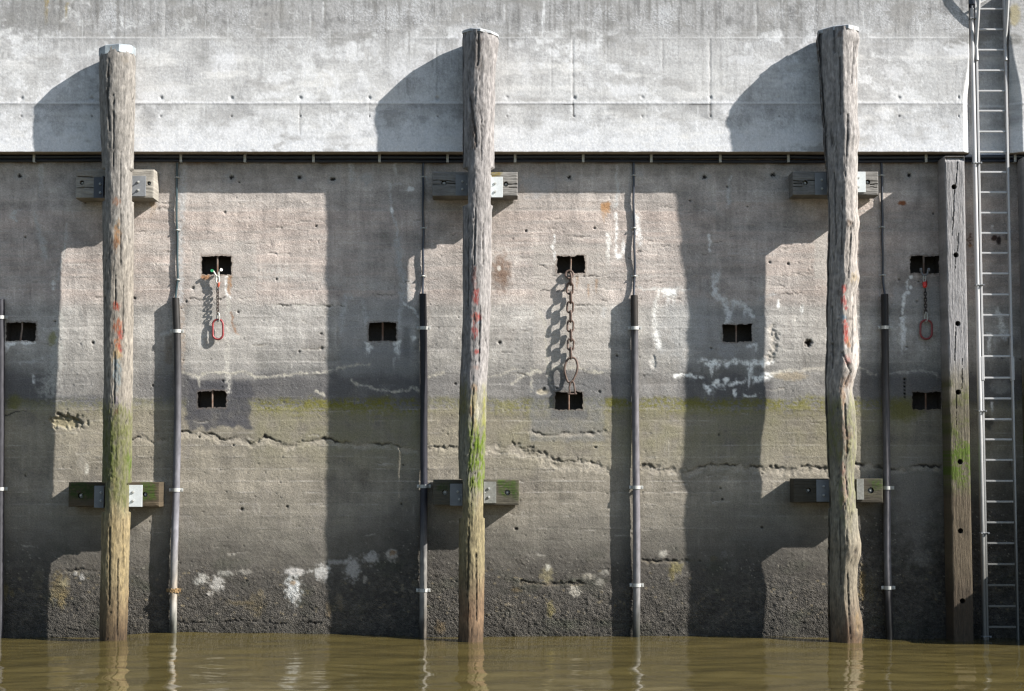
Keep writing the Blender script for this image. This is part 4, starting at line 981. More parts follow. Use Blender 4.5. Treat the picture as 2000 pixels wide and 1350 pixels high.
    for (px_, py_, pz_) in ring_o: V.append((px_, py_, pz_ - cap['skirt'] * (1 + cap.get('rag', 0) * rng.uniform(-1, 1))))
    for (px_, py_, pz_) in ring_o: V.append((px_, py_, pz_ + cap['rise']))
    for (px_, py_, pz_) in ring_o: V.append((cx[0] + (px_ - cx[0]) * 0.9, -DP[0] + (py_ + DP[0]) * 0.9, pz_ + cap['rise'] + 0.012))
    for a in range(k):
        b = (a + 1) % k
        Fs += [(a, b, k + b, k + a), (k + a, k + b, 2 * k + b, 2 * k + a)]
    Fs.append(tuple(2 * k + a for a in range(k))); Fs.append(tuple(range(k))[::-1])
    MB().add(V, Fs).build('cap', M[cap['mat']], root, smooth=12)
    return root

build_pile([(97, 194, 264), (150, 194, 264), (200, 195, 263), (250, 197, 262), (330, 200, 261), (400, 200, 261), (450, 200, 261), (500, 201, 261), (600, 202, 260), (700, 203, 259), (800, 202, 258), (900, 201, 257), (1000, 199, 254), (1100, 197, 252), (1200, 195, 249), (1250, 194, 247), (1400, 193, 245)],
    [(333, 394, 207, 253), (945, 1000, 209, 248)], [(0, -0.1, -.3), (1400, -0.1, -.3)], 11,
    dict(base=(176, 170, 162), depth=((90, .485), (600, .51), (1250, .54)), ky=0.82, tilt=0.05, bands=[(380, 560, (180, 171, 158)), (770, 850, (156, 152, 120)), (960, 1030, (176, 158, 120)), (1110, 1220, (130, 110, 82)), (1205, 1250, (98, 80, 58))],
         spots=[(226, 398, 8, 8, (176, 110, 74), .7), (230, 440, 6, 12, (150, 172, 178), .5), (229, 462, 7, 26, (196, 132, 74), .8), (226, 480, 6, 10, (150, 92, 56), .6), (228, 600, 7, 9, (206, 70, 44), .85), (230, 640, 9, 16, (214, 104, 62), .8), (236, 655, 5, 12, (206, 66, 50), .8), (230, 672, 9, 10, (208, 116, 70), .8), (234, 682, 5, 8, (200, 60, 50), .8),
                (228, 695, 10, 18, (206, 168, 110), .8), (228, 710, 9, 10, (168, 182, 188), .8), (229, 735, 9, 30, (166, 184, 190), .75), (228, 785, 8, 8, (184, 170, 190), .6), (226, 805, 5, 8, (140, 86, 60), .6), (212, 150, 4, 8, (110, 96, 84), .6), (244, 122, 10, 8, (150, 138, 120), .5), (225, 940, 6, 30, (150, 140, 70), .5), (222, 1010, 5, 90, (206, 182, 128), .5), (240, 1090, 5, 100, (216, 190, 136), .5)],
         moss=[(790, 985, 200, 258, (112, 116, 62), .75), (840, 930, 214, 228, (96, 112, 40), .5), (890, 925, 247, 258, (96, 128, 34), .7)], splits=[([(212, 120), (210, 200), (214, 260)], 1.2), ([(236, 410), (235, 520)], 1), ([(226, 540), (225, 600)], .8), ([(241, 560), (240, 660)], .8), ([(224, 690), (223, 790)], 1.2), ([(240, 1015), (241, 1110)], 1.1), ([(214, 1030), (213, 1180)], 1.2), ([(230, 1090), (229, 1240)], 1), ([(236, 300), (235, 390)], .8), ([(222, 190), (221, 330)], .8)], knots=[(256, 480, 7, .012), (215, 196, 6, .008), (216, 1195, 8, .012), (245, 250, 6, .006)]),
    "round timber pile with dented silver collar, orange paint marks, golden foot", dict(n=8, off=5, over=0.10, skirt=0.085, rise=0.02, rag=0.25, mat='zinc_strap'), 2.9)

build_pile([(67, 902, 976), (85, 903, 975), (100, 904, 972), (125, 904, 969), (150, 904, 967), (200, 904, 966), (260, 904, 965), (329, 904, 965), (345, 905, 964), (410, 904, 961), (500, 904, 960), (600, 904, 958), (650, 903, 956), (700, 901, 954), (750, 899, 951), (800, 897, 949), (850, 896, 948), (930, 896, 946), (1013, 896, 946), (1100, 896, 946), (1200, 896, 945), (1250, 895, 943), (1400, 894, 942)],
    [(330, 402, 915, 958), (937, 1011, 904, 943.5)], [(0, -0.4, -.25), (300, -0.4, -.3), (400, -.3, -.4), (600, -0.1, -.4), (750, -0.3, -.25), (1400, -0.3, -.2)], 29,
    dict(base=(162, 157, 154), depth=((0, .545), (850, .545), (1240, .515)), tilt=-0.16, bands=[(740, 800, (150, 146, 128)), (930, 990, (148, 136, 104)), (1080, 1200, (132, 108, 84)), (1215, 1250, (106, 86, 66))],
         spots=[(932, 110, 10, 40, (112, 104, 98), .7), (938, 86, 6, 10, (100, 90, 84), .6), (922, 240, 4, 50, (120, 104, 92), .7), (928, 270, 4, 24, (84, 66, 54), .7), (915, 215, 2.2, 22, (198, 192, 190), .8), (926, 545, 5, 24, (140, 72, 62), .6), (929, 580, 8, 16, (188, 64, 56), .85), (928, 622, 8, 12, (196, 92, 74), .8), (937, 620, 4, 7, (200, 60, 52), .8), (927, 650, 6, 14, (186, 62, 56), .8), (937, 632, 5, 3, (140, 176, 200), .7), (931, 690, 5, 7, (190, 72, 64), .8), (930, 720, 6, 6, (190, 140, 120), .5), (925, 730, 9, 20, (188, 180, 176), .6),
                (926, 758, 8, 10, (190, 150, 112), .7), (924, 790, 8, 26, (206, 186, 130), .85), (931, 810, 5, 26, (224, 216, 196), .85), (928, 830, 4, 16, (206, 178, 120), .7), (920, 805, 4, 12, (116, 72, 46), .5), (945, 590, 6, 200, (196, 190, 184), .4), (928, 970, 8, 40, (152, 146, 132), .5), (912, 1200, 10, 14, (120, 86, 62), .6)],
         moss=[(830, 945, 914, 948, (98, 122, 22), .95), (745, 830, 896, 912, (116, 110, 56), .6), (760, 850, 942, 950, (146, 146, 60), .7), (940, 1010, 910, 930, (130, 130, 90), .5)], splits=[([(918, 195), (924, 240), (929, 270), (930, 292)], 1.8), ([(935, 75), (933, 135)], 1.6), ([(928, 410), (926, 520)], 1), ([(940, 230), (941, 320)], .8), ([(938, 600), (936, 710)], 1), ([(924, 760), (921, 850)], 1.3), ([(915, 1030), (913, 1150)], 1.2), ([(930, 1080), (931, 1210)], 1), ([(944, 440), (943, 520)], .8), ([(934, 850), (930, 900)], .9), ([(915, 470), (914, 600)], 1)], knots=[(932, 340, 8, .008), (932, 1160, 6, .008), (940, 455, 6, .006)]),
    "rough grey timber pile with a thin tilted cap and vivid green moss low down", dict(n=11, off=3, over=0.075, skirt=0.020, rise=0.010, rag=0.0, mat='cap_zinc'), 2.2)

build_pile([(60, 1597, 1679), (80, 1598, 1678), (100, 1600, 1675), (150, 1603, 1674), (200, 1606, 1674), (225, 1608, 1674), (250, 1610, 1677), (265, 1610, 1678), (285, 1612, 1676), (300, 1613, 1674), (335, 1615, 1674), (390, 1618, 1674), (415, 1619, 1675), (438, 1619, 1679), (455, 1619, 1676), (500, 1618, 1673), (520, 1617, 1674), (542, 1617, 1678), (562, 1617, 1674), (580, 1616, 1671), (600, 1616, 1672), (650, 1615, 1674), (690, 1615, 1677), (715, 1614, 1676), (735, 1613, 1670), (760, 1613, 1664), (800, 1614, 1670), (850, 1616, 1673), (880, 1617, 1672), (905, 1618, 1668), (930, 1619, 1667), (989, 1619, 1673), (1000, 1619, 1674), (1030, 1619, 1676), (1060, 1619, 1681), (1085, 1619, 1680), (1105, 1619, 1675), (1150, 1619, 1673), (1180, 1619, 1676), (1205, 1619, 1682), (1235, 1620, 1684), (1255, 1620, 1682), (1400, 1619, 1680)],
    [(331, 388, 1617, 1674), (934, 992, 1622, 1668)], [(0, -0.6, .08), (350, -0.5, -.05), (700, -0.45, -.15), (1000, -0.5, -.1), (1400, -0.5, -.15)], 47,
    dict(base=(166, 161, 157), tilt=-0.02, bands=[(240, 500, (176, 168, 160)), (750, 830, (146, 140, 124)), (1010, 1080, (144, 134, 116)), (1140, 1225, (120, 104, 86)), (1215, 1250, (104, 84, 64))],
         spots=[(1640, 78, 6, 9, (110, 86, 70), .7), (1655, 640, 10, 60, (186, 172, 158), .5), (1648, 568, 5, 10, (206, 80, 70), .85), (1648, 590, 5, 12, (206, 66, 60), .85), (1653, 604, 4, 4, (200, 60, 56), .8), (1647, 622, 5, 5, (120, 160, 190), .7), (1651, 640, 6, 14, (206, 84, 74), .85), (1653, 660, 6, 14, (208, 76, 66), .85), (1657, 672, 5, 12, (206, 128, 74), .7), (1655, 705, 8, 10, (196, 120, 110), .6), (1671, 690, 5, 44, (226, 220, 214), .9), (1652, 680, 4, 5, (230, 228, 228), .8), (1640, 575, 5, 6, (96, 82, 72), .6), (1661, 625, 5, 4, (70, 62, 56), .7), (1658, 440, 6, 7, (110, 90, 74), .7), (1668, 545, 8, 12, (186, 164, 128), .7),
                (1655, 745, 10, 14, (110, 84, 66), .7), (1646, 775, 6, 26, (190, 150, 116), .7), (1660, 850, 6, 20, (130, 100, 84), .5), (1647, 840, 8, 30, (150, 116, 98), .6), (1655, 870, 5, 20, (120, 84, 60), .6), (1646, 915, 5, 18, (196, 146, 128), .75), (1650, 960, 6, 40, (196, 158, 142), .75), (1643, 888, 4, 6, (186, 130, 100), .7), (1660, 1000, 6, 50, (176, 166, 132), .5), (1670, 1080, 5, 9, (86, 76, 62), .8), (1672, 1075, 4, 6, (60, 54, 46), .7), (1655, 1225, 12, 20, (128, 100, 82), .6), (1675, 1215, 6, 24, (150, 124, 84), .6)],
         moss=[(770, 1000, 1655, 1674, (126, 128, 84), .55), (775, 900, 1614, 1642, (110, 112, 62), .6), (930, 1010, 1640, 1650, (104, 110, 56), .6)],
         splits=[([(1629, 56), (1630, 110)], 1.4), ([(1641, 120), (1642, 230)], .9), ([(1656, 230), (1653, 330)], 1), ([(1630, 340), (1632, 480)], 1), ([(1662, 460), (1657, 545)], 1.1), ([(1645, 690), (1661, 728), (1650, 752)], 1.2), ([(1650, 790), (1655, 885)], 1.4), ([(1640, 1010), (1642, 1140)], 1), ([(1655, 1120), (1661, 1245)], 1), ([(1666, 600), (1664, 690)], .9), ([(1625, 600), (1626, 720)], 1), ([(1668, 90), (1664, 170)], .8), ([(1645, 390), (1644, 500)], .8)], knots=[(1668, 262, 14, .016), (1660, 440, 9, .016), (1667, 545, 13, .018), (1640, 574, 7, .012), (1655, 715, 15, .022), (1671, 1075, 14, .02), (1676, 1225, 16, .02), (1642, 82, 8, .012), (1660, 172, 6, .01), (1660, 870, 10, .014)]),
    "knotty crooked timber pile with a bright white cap, nearest the square post and ladder", dict(n=9, off=2, over=0.07, skirt=0.036, rise=0.010, rag=0.0, mat='cap_zinc'), 2.0)

# ---------------------------------------------------------------- squared timbers with holes
def timber_slab(name, mat, x0, x1, z0, z1, d0, d1, holes, paintfn, step, seed, parent=None, loc=None, ch=0.014, cracks=(), hole_depth=0.11, K=K_WOOD, topcut=0.0, grain='z'):
    """squared timber in world metres: front at d1, back at d0; holes are (x, z, r)"""
    nx = max(8, int((x1 - x0) / step)); nz = max(8, int((z1 - z0) / step))
    fx = np.linspace(x0 + ch, x1 - ch, nx); fz = np.linspace(z1 - ch, z0 + ch, nz)
    back = [d0 + (d1 - ch - d0) * t for t in (0, .25, .5, .75, 1.0)]
    xc = np.concatenate([[x0] * 5, [x0 + ch * .3], fx, [x1 - ch * .3], [x1] * 5]); dc = np.concatenate([back, [d1 - ch * .3], [d1] * nx, [d1 - ch * .3], back[::-1]])
    zc = np.concatenate([[z1] * 5, [z1 - ch * .3], fz, [z0 + ch * .3], [z0] * 5]); dz = np.concatenate([back, [d1 - ch * .3], [d1] * nz, [d1 - ch * .3], back[::-1]])
    X, Z = np.meshgrid(xc, zc); D = np.minimum(dc[None, :], dz[:, None])
    front = (D >= d1 - 1e-6)
    S = 150.0
    gx, gz = (X * S, Z * S)
    if grain == 'z': a, b = gx / 3.2, gz / 60
    else: a, b = gx / 60, gz / 3.2
    ng = fbm(a, b, 4, seed); nm = fbm(gx / 26, gz / 26, 4, seed + 3); nf = fbm(gx / 5, gz / 5, 3, seed + 5); ng2 = fbm(a * 2.3, b * 2, 3, seed + 7)
    h = 0.003 * ng + 0.0022 * ng2 + 0.003 * nm
    # worn edges
    ed = np.minimum(np.minimum(X - x0, x1 - X), np.minimum(Z - z0, z1 - Z))
    h -= 0.014 * np.exp(-np.maximum(ed, 0) / 0.012) * np.clip(0.35 + 1.2 * nm, 0, 1.3)
    c = np.empty(X.shape + (3,))
    px, py = PIX(X, -D, Z)
    c[:] = paintfn(px, py, nm, ng, nf, D)
    c *= (1 + 0.14 * ng + 0.10 * ng2 + 0.05 * nf)[..., None]
    for pts, w in cracks:
        dd = np.full(X.shape, 1e9)
        xw = px + 1.2 * fbm(px / 6, py / 14, 3, seed + 31)
        for (ax, ay), (bx, by) in zip(pts[:-1], pts[1:]):
            ux, uy = bx - ax, by - ay; l2 = ux * ux + uy * uy + 1e-9
            t = np.clip(((xw - ax) * ux + (py - ay) * uy) / l2, 0, 1); dd = np.minimum(dd, np.hypot(xw - ax - t * ux, py - ay - t * uy))
        ww = 0.6 * w * (0.8 + 0.9 * nm)
        m = (1 - sst(ww * 0.5, ww * 1.1 + 0.5, dd)) * front
        h -= 0.022 * m; c *= (1 - 0.45 * m)[..., None]
    Y = -(D + np.where(front, h, 0.25 * h))
    X = X.copy(); Z = Z.copy()
    for (hx, hz, hr) in holes:
        dx = X - hx; dzz = Z - hz; q = np.hypot(dx, dzz) + 1e-9
        ringm = front & (np.abs(q - hr) < step * 0.62)
        X = np.where(ringm, hx + dx / q * hr, X); Z = np.where(ringm, hz + dzz / q * hr, Z)
        ins = front & (q < hr - step * 0.62 + 1e-6) | (front & (q < hr * 0.99) & ~ringm)
        Y = np.where(ins, -(d1 - hole_depth), Y)
        c = np.where(ins[..., None], np.array((58, 50, 44.0)), c)
    if topcut:
        tz = sst(z1 - topcut * 1.2, z1, Z)
        Y = Y + tz * topcut * 0.9 * front + 0
    V = np.stack([X, Y, Z], -1).reshape(-1, 3)
    return mesh_np(name, V, grid_faces(len(zc), len(xc)), M[mat], c, K, loc=loc, parent=parent, sharp=38)

D_BLK = 0.322
def build_block(x0, x1, y0, y1, brs, holes, base, moss, seed, label, cracks=()):
    a = PV(x0, y0, D_BLK); b = PV(x1, y1, D_BLK)
    loc = ((a.x + b.x) / 2, 0.0, b.z)
    root = empty('timber_block', loc)
    tag(root, label, "timber block", "timber blocks between the piles and the wall")
    hs = []
    for (hx, hy, hr) in holes:
        p = PV(hx, hy, D_BLK); hs.append((p.x, p.z, hr / 150.0))
    def paint(px, py, nm, ng, nf, D):
        c = np.empty(px.shape + (3,)); c[:] = base
        c = c * (1 + 0.10 * nm)[..., None]
        for (mx0, mx1, my0, my1, col, op) in moss:
            m = sst(mx0 - 5, mx0 + 5, px + 8 * nm) * (1 - sst(mx1 - 5, mx1 + 5, px + 8 * nm)) * sst(my0 - 5, my0 + 5, py + 8 * nm) * (1 - sst(my1 - 5, my1 + 5, py + 8 * nm)) * np.clip(0.7 + 1.1 * nf + 0.6 * nm, 0, 1) * op
            m = m[..., None]; c = c * (1 - m) + np.array(col, float) * m
        return c
    timber_slab('beam', 'woodh', a.x, b.x, b.z, a.z, 0.02, D_BLK, hs, paint, 1 / 150.0, seed, parent=root, loc=loc, cracks=cracks, grain='x', hole_depth=0.07)
    for (hx, hz, hr) in hs:
        MB().cyl((hx, -(D_BLK - 0.069), hz), (0, -1, 0), hr * 0.86, 0.006, 20).cyl((hx, -(D_BLK - 0.064), hz), (0, -1, 0), hr * 0.5, 0.030, 6).cyl((hx, -(D_BLK - 0.035), hz), (0, -1, 0), hr * 0.28, 0.02, 10).build('bolt', M['clip'], root)
    for (bx0, bx1, by0, by1, side, mat, bolts) in brs:
        p = PV(bx0, by0, D_BLK); q = PV(bx1, by1, D_BLK)
        mb = MB().box(p.x, q.x, -(D_BLK + 0.017), -(D_BLK + 0.004), q.z, p.z, 0.002)
        fx = (q.x - 0.013, q.x) if side == 'L' else (p.x, p.x + 0.013)
        mb.box(fx[0], fx[1], -(D_BLK + 0.155), -(D_BLK + 0.0175), q.z + .002, p.z - .002, 0.002)
        br = mb.build('bracket', M[mat], root)
        for (kx, ky) in bolts:
            o = PV(kx, ky, D_BLK)
            MB().cyl((o.x, -(D_BLK + 0.0175), o.z), (0, -1, 0), 0.017, 0.012, 6).cyl((o.x, -(D_BLK + 0.0295), o.z), (0, -1, 0), 0.009, 0.022, 8).build('bolt', M['clip'], br)
        cz = (p.z + q.z) / 2
        MB().cyl((fx[0] - .012 if side == 'L' else fx[1], -(D_BLK + 0.09), cz), (1, 0, 0), 0.011, 0.012, 6).build('bolt', M['clip'], br)
    return root

G1 = (52, 72, 24); G2 = (70, 96, 30)
build_block(148, 300, 331, 387, [(184, 207, 347, 387, 'L', 'galv_shaded', ((196.5, 360), (196.5, 377))), (255, 285, 344, 384, 'R', 'galv', ((271, 356), (271, 372)))], [(160, 357, 4.5), (291, 358, 4.0)],
    (184, 177, 165), [(148, 200, 331, 350, (150, 138, 122), .5)], 101, "pale weathered timber block at the head of the pile with the silver collar", cracks=(([(150, 367), (183, 366)], .5), ([(152, 345), (180, 346)], .5)))  # the patch entry is a plain darker tone at the upper left end
build_block(844, 1011, 336, 383, [(890, 915, 342, 382.5, 'L', 'galv', ((903, 355), (903, 370))), (958, 982, 346, 386, 'R', 'galv_lit', ((967, 359), (967, 375)))], [(867, 357.5, 5.2), (988, 359.5, 5.0)],
    (158, 154, 148), [(956, 982, 336, 346, (150, 128, 50), .8)], 103, "cracked grey timber block below the cap of the pile beside the heavy chain", cracks=(([(844, 360), (862, 360)], 1.2), ([(873, 358), (890, 359)], .7), ([(993, 360), (1011, 359)], 1.4), ([(846, 352), (888, 354)], .4), ([(994, 366), (1010, 366)], .5)))
build_block(1548, 1716, 335, 381, [(1591, 1617, 338, 381, 'L', 'galv', ((1604, 352), (1605, 369))), (1668, 1690.5, 336, 376, 'R', 'galv_lit', ((1676, 348), (1676, 366)))], [(1573, 357, 5.2), (1695, 355.5, 5.0)],
    (152, 148, 142), [], 107, "split grey timber block behind the upper part of the knotty pile", cracks=(([(1550, 353), (1568, 354)], .9), ([(1550, 358), (1568, 358)], 1.0), ([(1578, 352), (1591, 353)], .9), ([(1700, 361), (1714, 359)], 1.1), ([(1699, 354), (1714, 354)], .8), ([(1549, 365), (1566, 365)], .6), ([(1700, 365), (1712, 366)], .7)))
build_block(134, 311, 942, 990, [(185, 208, 949, 992, 'L', 'galv', ((198, 962), (198, 978))), (247.5, 278, 947.5, 990, 'R', 'galv_lit', ((261, 961), (261, 978)))], [(157, 968, 5.5), (283, 966, 5.0)],
    (96, 84, 66), [(136, 184, 944, 974, G1, .85), (276, 304, 944, 978, G2, .9)], 109, "dark mossy timber block at the foot of the pile with the silver collar")
build_block(846, 1014, 937, 987, [(879, 904, 945, 988, 'L', 'galv', ((894, 960), (897, 975))), (945, 969, 941, 983, 'R', 'stained_zinc', ((955, 954), (955, 971)))], [(869, 962, 5.5), (991, 962, 5.5)],
    (104, 98, 84), [(855, 880, 940, 960, G1, .6), (974, 1010, 940, 966, G2, .9), (1000, 1013, 960, 978, G1, .6)], 113, "wet timber block with green moss on its right end, below the heavy chain's left side")
build_block(1550, 1725, 935, 982, [(1594, 1622, 937, 980, 'L', 'galv', ((1608, 950), (1608, 967))), (1668, 1687, 935.5, 976, 'R', 'stained_zinc', ((1672, 949), (1672, 965)))], [(1579, 958, 5.0), (1701, 958, 6.0)],
    (86, 80, 68), [(1698, 1724, 936, 955, G2, .8), (1690, 1724, 950, 972, (110, 108, 80), .4)], 127, "low timber block with a stained metal plate behind the knotty pile")

# ---------------------------------------------------------------- square fender posts
def build_post(xl_px, w, seed, label, holes, D_POST=0.405):
    xw = float(P(xl_px, 650, D_POST)[0]); zt = PV(xl_px, 306, D_POST - 0.05).z
    loc = (xw + w / 2, -0.2, 0.0)
    hs = [(float(P(hx, hy, D_POST)[0]), PV(hx, hy, D_POST).z, 5.2 / 150) for (hx, hy) in holes]
    hs = [(xw + w * 0.47 + 0.004 * ((i * 7) % 5 - 2), h[1], h[2]) for i, h in enumerate(hs)]
    def paint(px, py, nm, ng, nf, D):
        c = np.empty(px.shape + (3,)); c[:] = (178, 175, 174)
        def mix(col, m):
            m = np.clip(m, 0, 1)[..., None]; return c * (1 - m) + np.array(col, float) * m
        yy = py + 16 * nm + 8 * ng
        c = mix((150, 142, 126), sst(690, 760, yy))
        c = mix((122, 114, 96), sst(760, 800, yy))
        c = mix((112, 99, 80), sst(930, 980, yy))
        c = mix((84, 72, 58), sst(1090, 1200, yy))
        c = mix((92, 100, 44), sst(735, 770, yy) * (1 - sst(840, 870, yy)) * np.clip(0.2 + 1.4 * nm + 0.8 * nf, 0, 1) * 0.55)
        c = mix((92, 116, 28), sst(835, 870, yy) * (1 - sst(925, 975, yy)) * np.clip(0.55 + 1.3 * nm + 1.0 * nf, 0, 1) * 0.9)
        c = mix((96, 88, 80), np.clip(ng * 1.6 - 0.45, 0, 1) * 0.55)
        return c
    h0 = [(int(a), int(b)) for a, b in holes]
    cr = (([(1870, 316), (1868, 353), (1866, 364), (1863, 382), (1862, 435), (1859, 460)], .8), ([(1871, 456), (1871, 487), (1867, 499), (1866, 524)], .7), ([(1867, 640), (1866, 660), (1865, 705)], .8), ([(1868, 770), (1868, 830)], .4), ([(1880, 700), (1879, 760)], .4)) if holes else ()
    o = timber_slab('fender_post', 'wood', xw, xw + w, -1.2, zt, 0.03, D_POST, hs, paint, 1 / 140.0, seed, loc=loc, ch=0.016, cracks=cr, hole_depth=0.12, K=K_WOOD, topcut=0.07)
    tag(o, label, "fender post", "square timber fender posts")
    return o
build_post(1852, 0.253, 131, "square grey timber post with a column of bolt holes, left of the aluminium ladder", [(1866, 365), (1867, 498), (1869, 632), (1871, 766), (1874, 902), (1877, 1037), (1880, 1174)])
build_post(2010, 0.26, 137, "square timber post cut by the right edge of the picture, right of the ladder", [], 0.37)

# ---------------------------------------------------------------- pipe run under the ledge
def build_ledge_pipe():
    z1 = PV(1000, 306.5, 0.055).z; z2 = PV(1000, 313, 0.04).z
    x0 = float(P(-900, 306, 0)[0]); x1 = float(P(2900, 306, 0)[0])
    root = empty('cable_run', (0, 0, z2)); tag(root, "long dark cable run clipped to the wall beneath the overhanging ledge", "pipe run")
    pts = [(x, -0.052 - 0.004 * math.sin(x * 1.3), z1 + 0.005 * math.sin(x * 0.9) + 0.003 * math.sin(x * 2.3)) for x in np.linspace(x0, x1, 120)]
    MB().tube(pts, 0.026, 12).build('pipe', M['cable'], root)
    pts = [(x, -0.040 - 0.003 * math.sin(x * 1.9), z2 - 0.006 + 0.006 * math.sin(x * 1.1 + 1) + (-0.008 if x > -1.2 else 0)) for x in np.linspace(x0, x1, 140)]
    MB().tube(pts, 0.020, 10).build('cable', M['cable'], root)
    for px in (-66, 66, 210, 353, 478, 612, 741, 874, 1006, 1139, 1272, 1407, 1540, 1674, 1809, 1983):
        x = float(P(px, 308, 0.09)[0])
        MB().box(x - .017, x + .017, -0.088, -0.081, z2 - 0.034, z1 + .03, .003).box(x - .017, x + .017, -0.081, -0.012, z1 + .0255, z1 + .0295).box(x - .017, x + .017, -0.081, -0.012, z2 - .0335, z2 - .0295).build('clip', M['clip'], root)
build_ledge_pipe()

# ---------------------------------------------------------------- vertical cable pipes
def build_riser(path, cab, clips, thin, colfn, label, seed, rustclip=None, cabmat='cable'):
    base = PV(path[-1][0], 1241, 0.07)
    root = empty('cable_pipe', (base.x, -0.07, 0)); tag(root, label, "cable pipe", "vertical cable pipes on the wall")
    r = 0.047
    ys = np.arange(path[0][1], 1330, 8.0)
    px = np.interp(ys, [p[1] for p in path], [p[0] for p in path])
    dd = np.interp(ys, [570, 700, 950, 1240], [0.060, 0.066, 0.074, 0.078]) + 0.004 * np.sin(ys / 60 + seed)
    pts = []
    for a, b, d in zip(px, ys, dd):
        q = P(a, b, d); pts.append((float(q[0]), -d, float(q[2])))
    seg = 20; n = len(pts); V = []; c = []
    pts = np.array(pts)
    AI, YI = np.meshgrid(np.arange(seg), ys)
    wear = 1 + 0.22 * fbm(AI / 4.0 + seed * 9, YI / 26, 4, seed + 5) + 0.14 * fbm(AI / 2.0, YI / 9, 3, seed + 6) - 0.45 * np.clip(fbm(AI / 5.0, YI / 40, 3, seed + 7) * 1.6 + (YI - 1215) / 60, 0, 1) * (YI > 1090)
    for i in range(n):
        for k in range(seg):
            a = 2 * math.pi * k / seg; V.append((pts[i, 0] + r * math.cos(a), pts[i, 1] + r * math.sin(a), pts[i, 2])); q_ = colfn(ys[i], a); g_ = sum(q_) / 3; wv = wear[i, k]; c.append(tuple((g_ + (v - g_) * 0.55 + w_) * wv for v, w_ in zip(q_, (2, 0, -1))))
    i = np.arange(n * seg).reshape(n, seg); j = np.roll(i, -1, 1)
    # open top with an inner wall
    V = V + [(p[0] + (pts[0, 0] - p[0]) * .18, p[1] + (pts[0, 1] - p[1]) * .18, p[2]) for p in V[:seg]] + [(p[0] + (pts[0, 0] - p[0]) * .18, p[1] + (pts[0, 1] - p[1]) * .18, p[2] - .12) for p in V[:seg]]
    c = c + [(30, 30, 34)] * (2 * seg)
    Fq = np.stack([i[:-1], i[1:], j[1:], j[:-1]], -1).reshape(-1, 4)[:, ::-1]
    a0 = np.arange(seg); b0 = np.roll(a0, -1); t1 = n * seg; t2 = t1 + seg
    Fq = np.concatenate([Fq, np.stack([a0, b0, t1 + b0, t1 + a0], -1)[:, ::-1], np.stack([t1 + a0, t1 + b0, t2 + b0, t2 + a0], -1)[:, ::-1]])
    loc = np.array(root.location)
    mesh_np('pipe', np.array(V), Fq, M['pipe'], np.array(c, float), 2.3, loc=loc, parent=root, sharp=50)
    if cab:
        cp = []
        for k in np.linspace(0, 1, 40):
            y = cab[0][1] + (path[0][1] + 20 - cab[0][1]) * k
            x = np.interp(y, [q[1] for q in cab], [q[0] for q in cab]); d = 0.024 + 0.03 * float(sst(0.85, 1.0, k)) + 0.004 * math.sin(k * 17 + seed)
            q = P(x, y, d); cp.append((float(q[0]) + 0.003 * math.sin(k * 23 + seed), -d, float(q[2])))
        MB().tube(cp, 0.0155, 10).build('cable', M[cabmat], root)
        for y in thin:
            x = np.interp(y, [q[1] for q in cab], [q[0] for q in cab]); q = PV(x, y, 0.04)
            MB().box(q.x - .042, q.x - .016, -.012, -.004, q.z - .011, q.z + .011, .002).box(q.x + .016, q.x + .042, -.012, -.004, q.z - .011, q.z + .011, .002).tube([(q.x + .018 * math.cos(t), -.008 - .034 * math.sin(t), q.z) for t in np.linspace(0, math.pi, 9)], .010, 6).build('saddle_clip', M['clip'], root)
    for y in clips:
        x = np.interp(y, [p[1] for p in path], [p[0] for p in path]); d = float(np.interp(y, ys, dd)); q = PV(x, y, d)
        mb = MB(); hh = .022
        V = []; Fs = []; nseg = 18
        for k in range(nseg + 1):
            t = math.pi * k / nseg
            for rr, zz in ((r + .003, hh), (r + .010, hh), (r + .010, -hh), (r + .003, -hh)): V.append((q.x + rr * math.cos(t), -d - rr * math.sin(t), q.z + zz))
        for k in range(nseg):
            for m in range(4): Fs.append((4 * k + m, 4 * k + (m + 1) % 4, 4 * k + 4 + (m + 1) % 4, 4 * k + 4 + m))
        mb.add(V, Fs)
        for s in (-1, 1):
            mb.box(min(q.x + s * (r + .003), q.x + s * (r + .010)), max(q.x + s * (r + .003), q.x + s * (r + .010)), -d, -.006, q.z - hh, q.z + hh)
            mb.box(min(q.x + s * (r + .0105), q.x + s * (r + .044)), max(q.x + s * (r + .0105), q.x + s * (r + .044)), -d - .006, -d + .004, q.z - hh, q.z + hh, .002)
            mb.cyl((q.x + s * (r + .028), -d - .007, q.z), (0, -1, 0), .010, .012, 6)
        if y == rustclip:
            for t in np.linspace(-0.3, 3.4, 26): mb.cyl((q.x + (r + .008) * math.cos(t), -d - (r + .004) * math.sin(t), q.z + random.uniform(-.03, .02)), (math.cos(t), -math.sin(t), 0), random.uniform(.008, .016), random.uniform(.006, .016), 6)
        mb.build('pipe_clamp', M['rust_clip'] if y == rustclip else M['clip'], root)
    return root

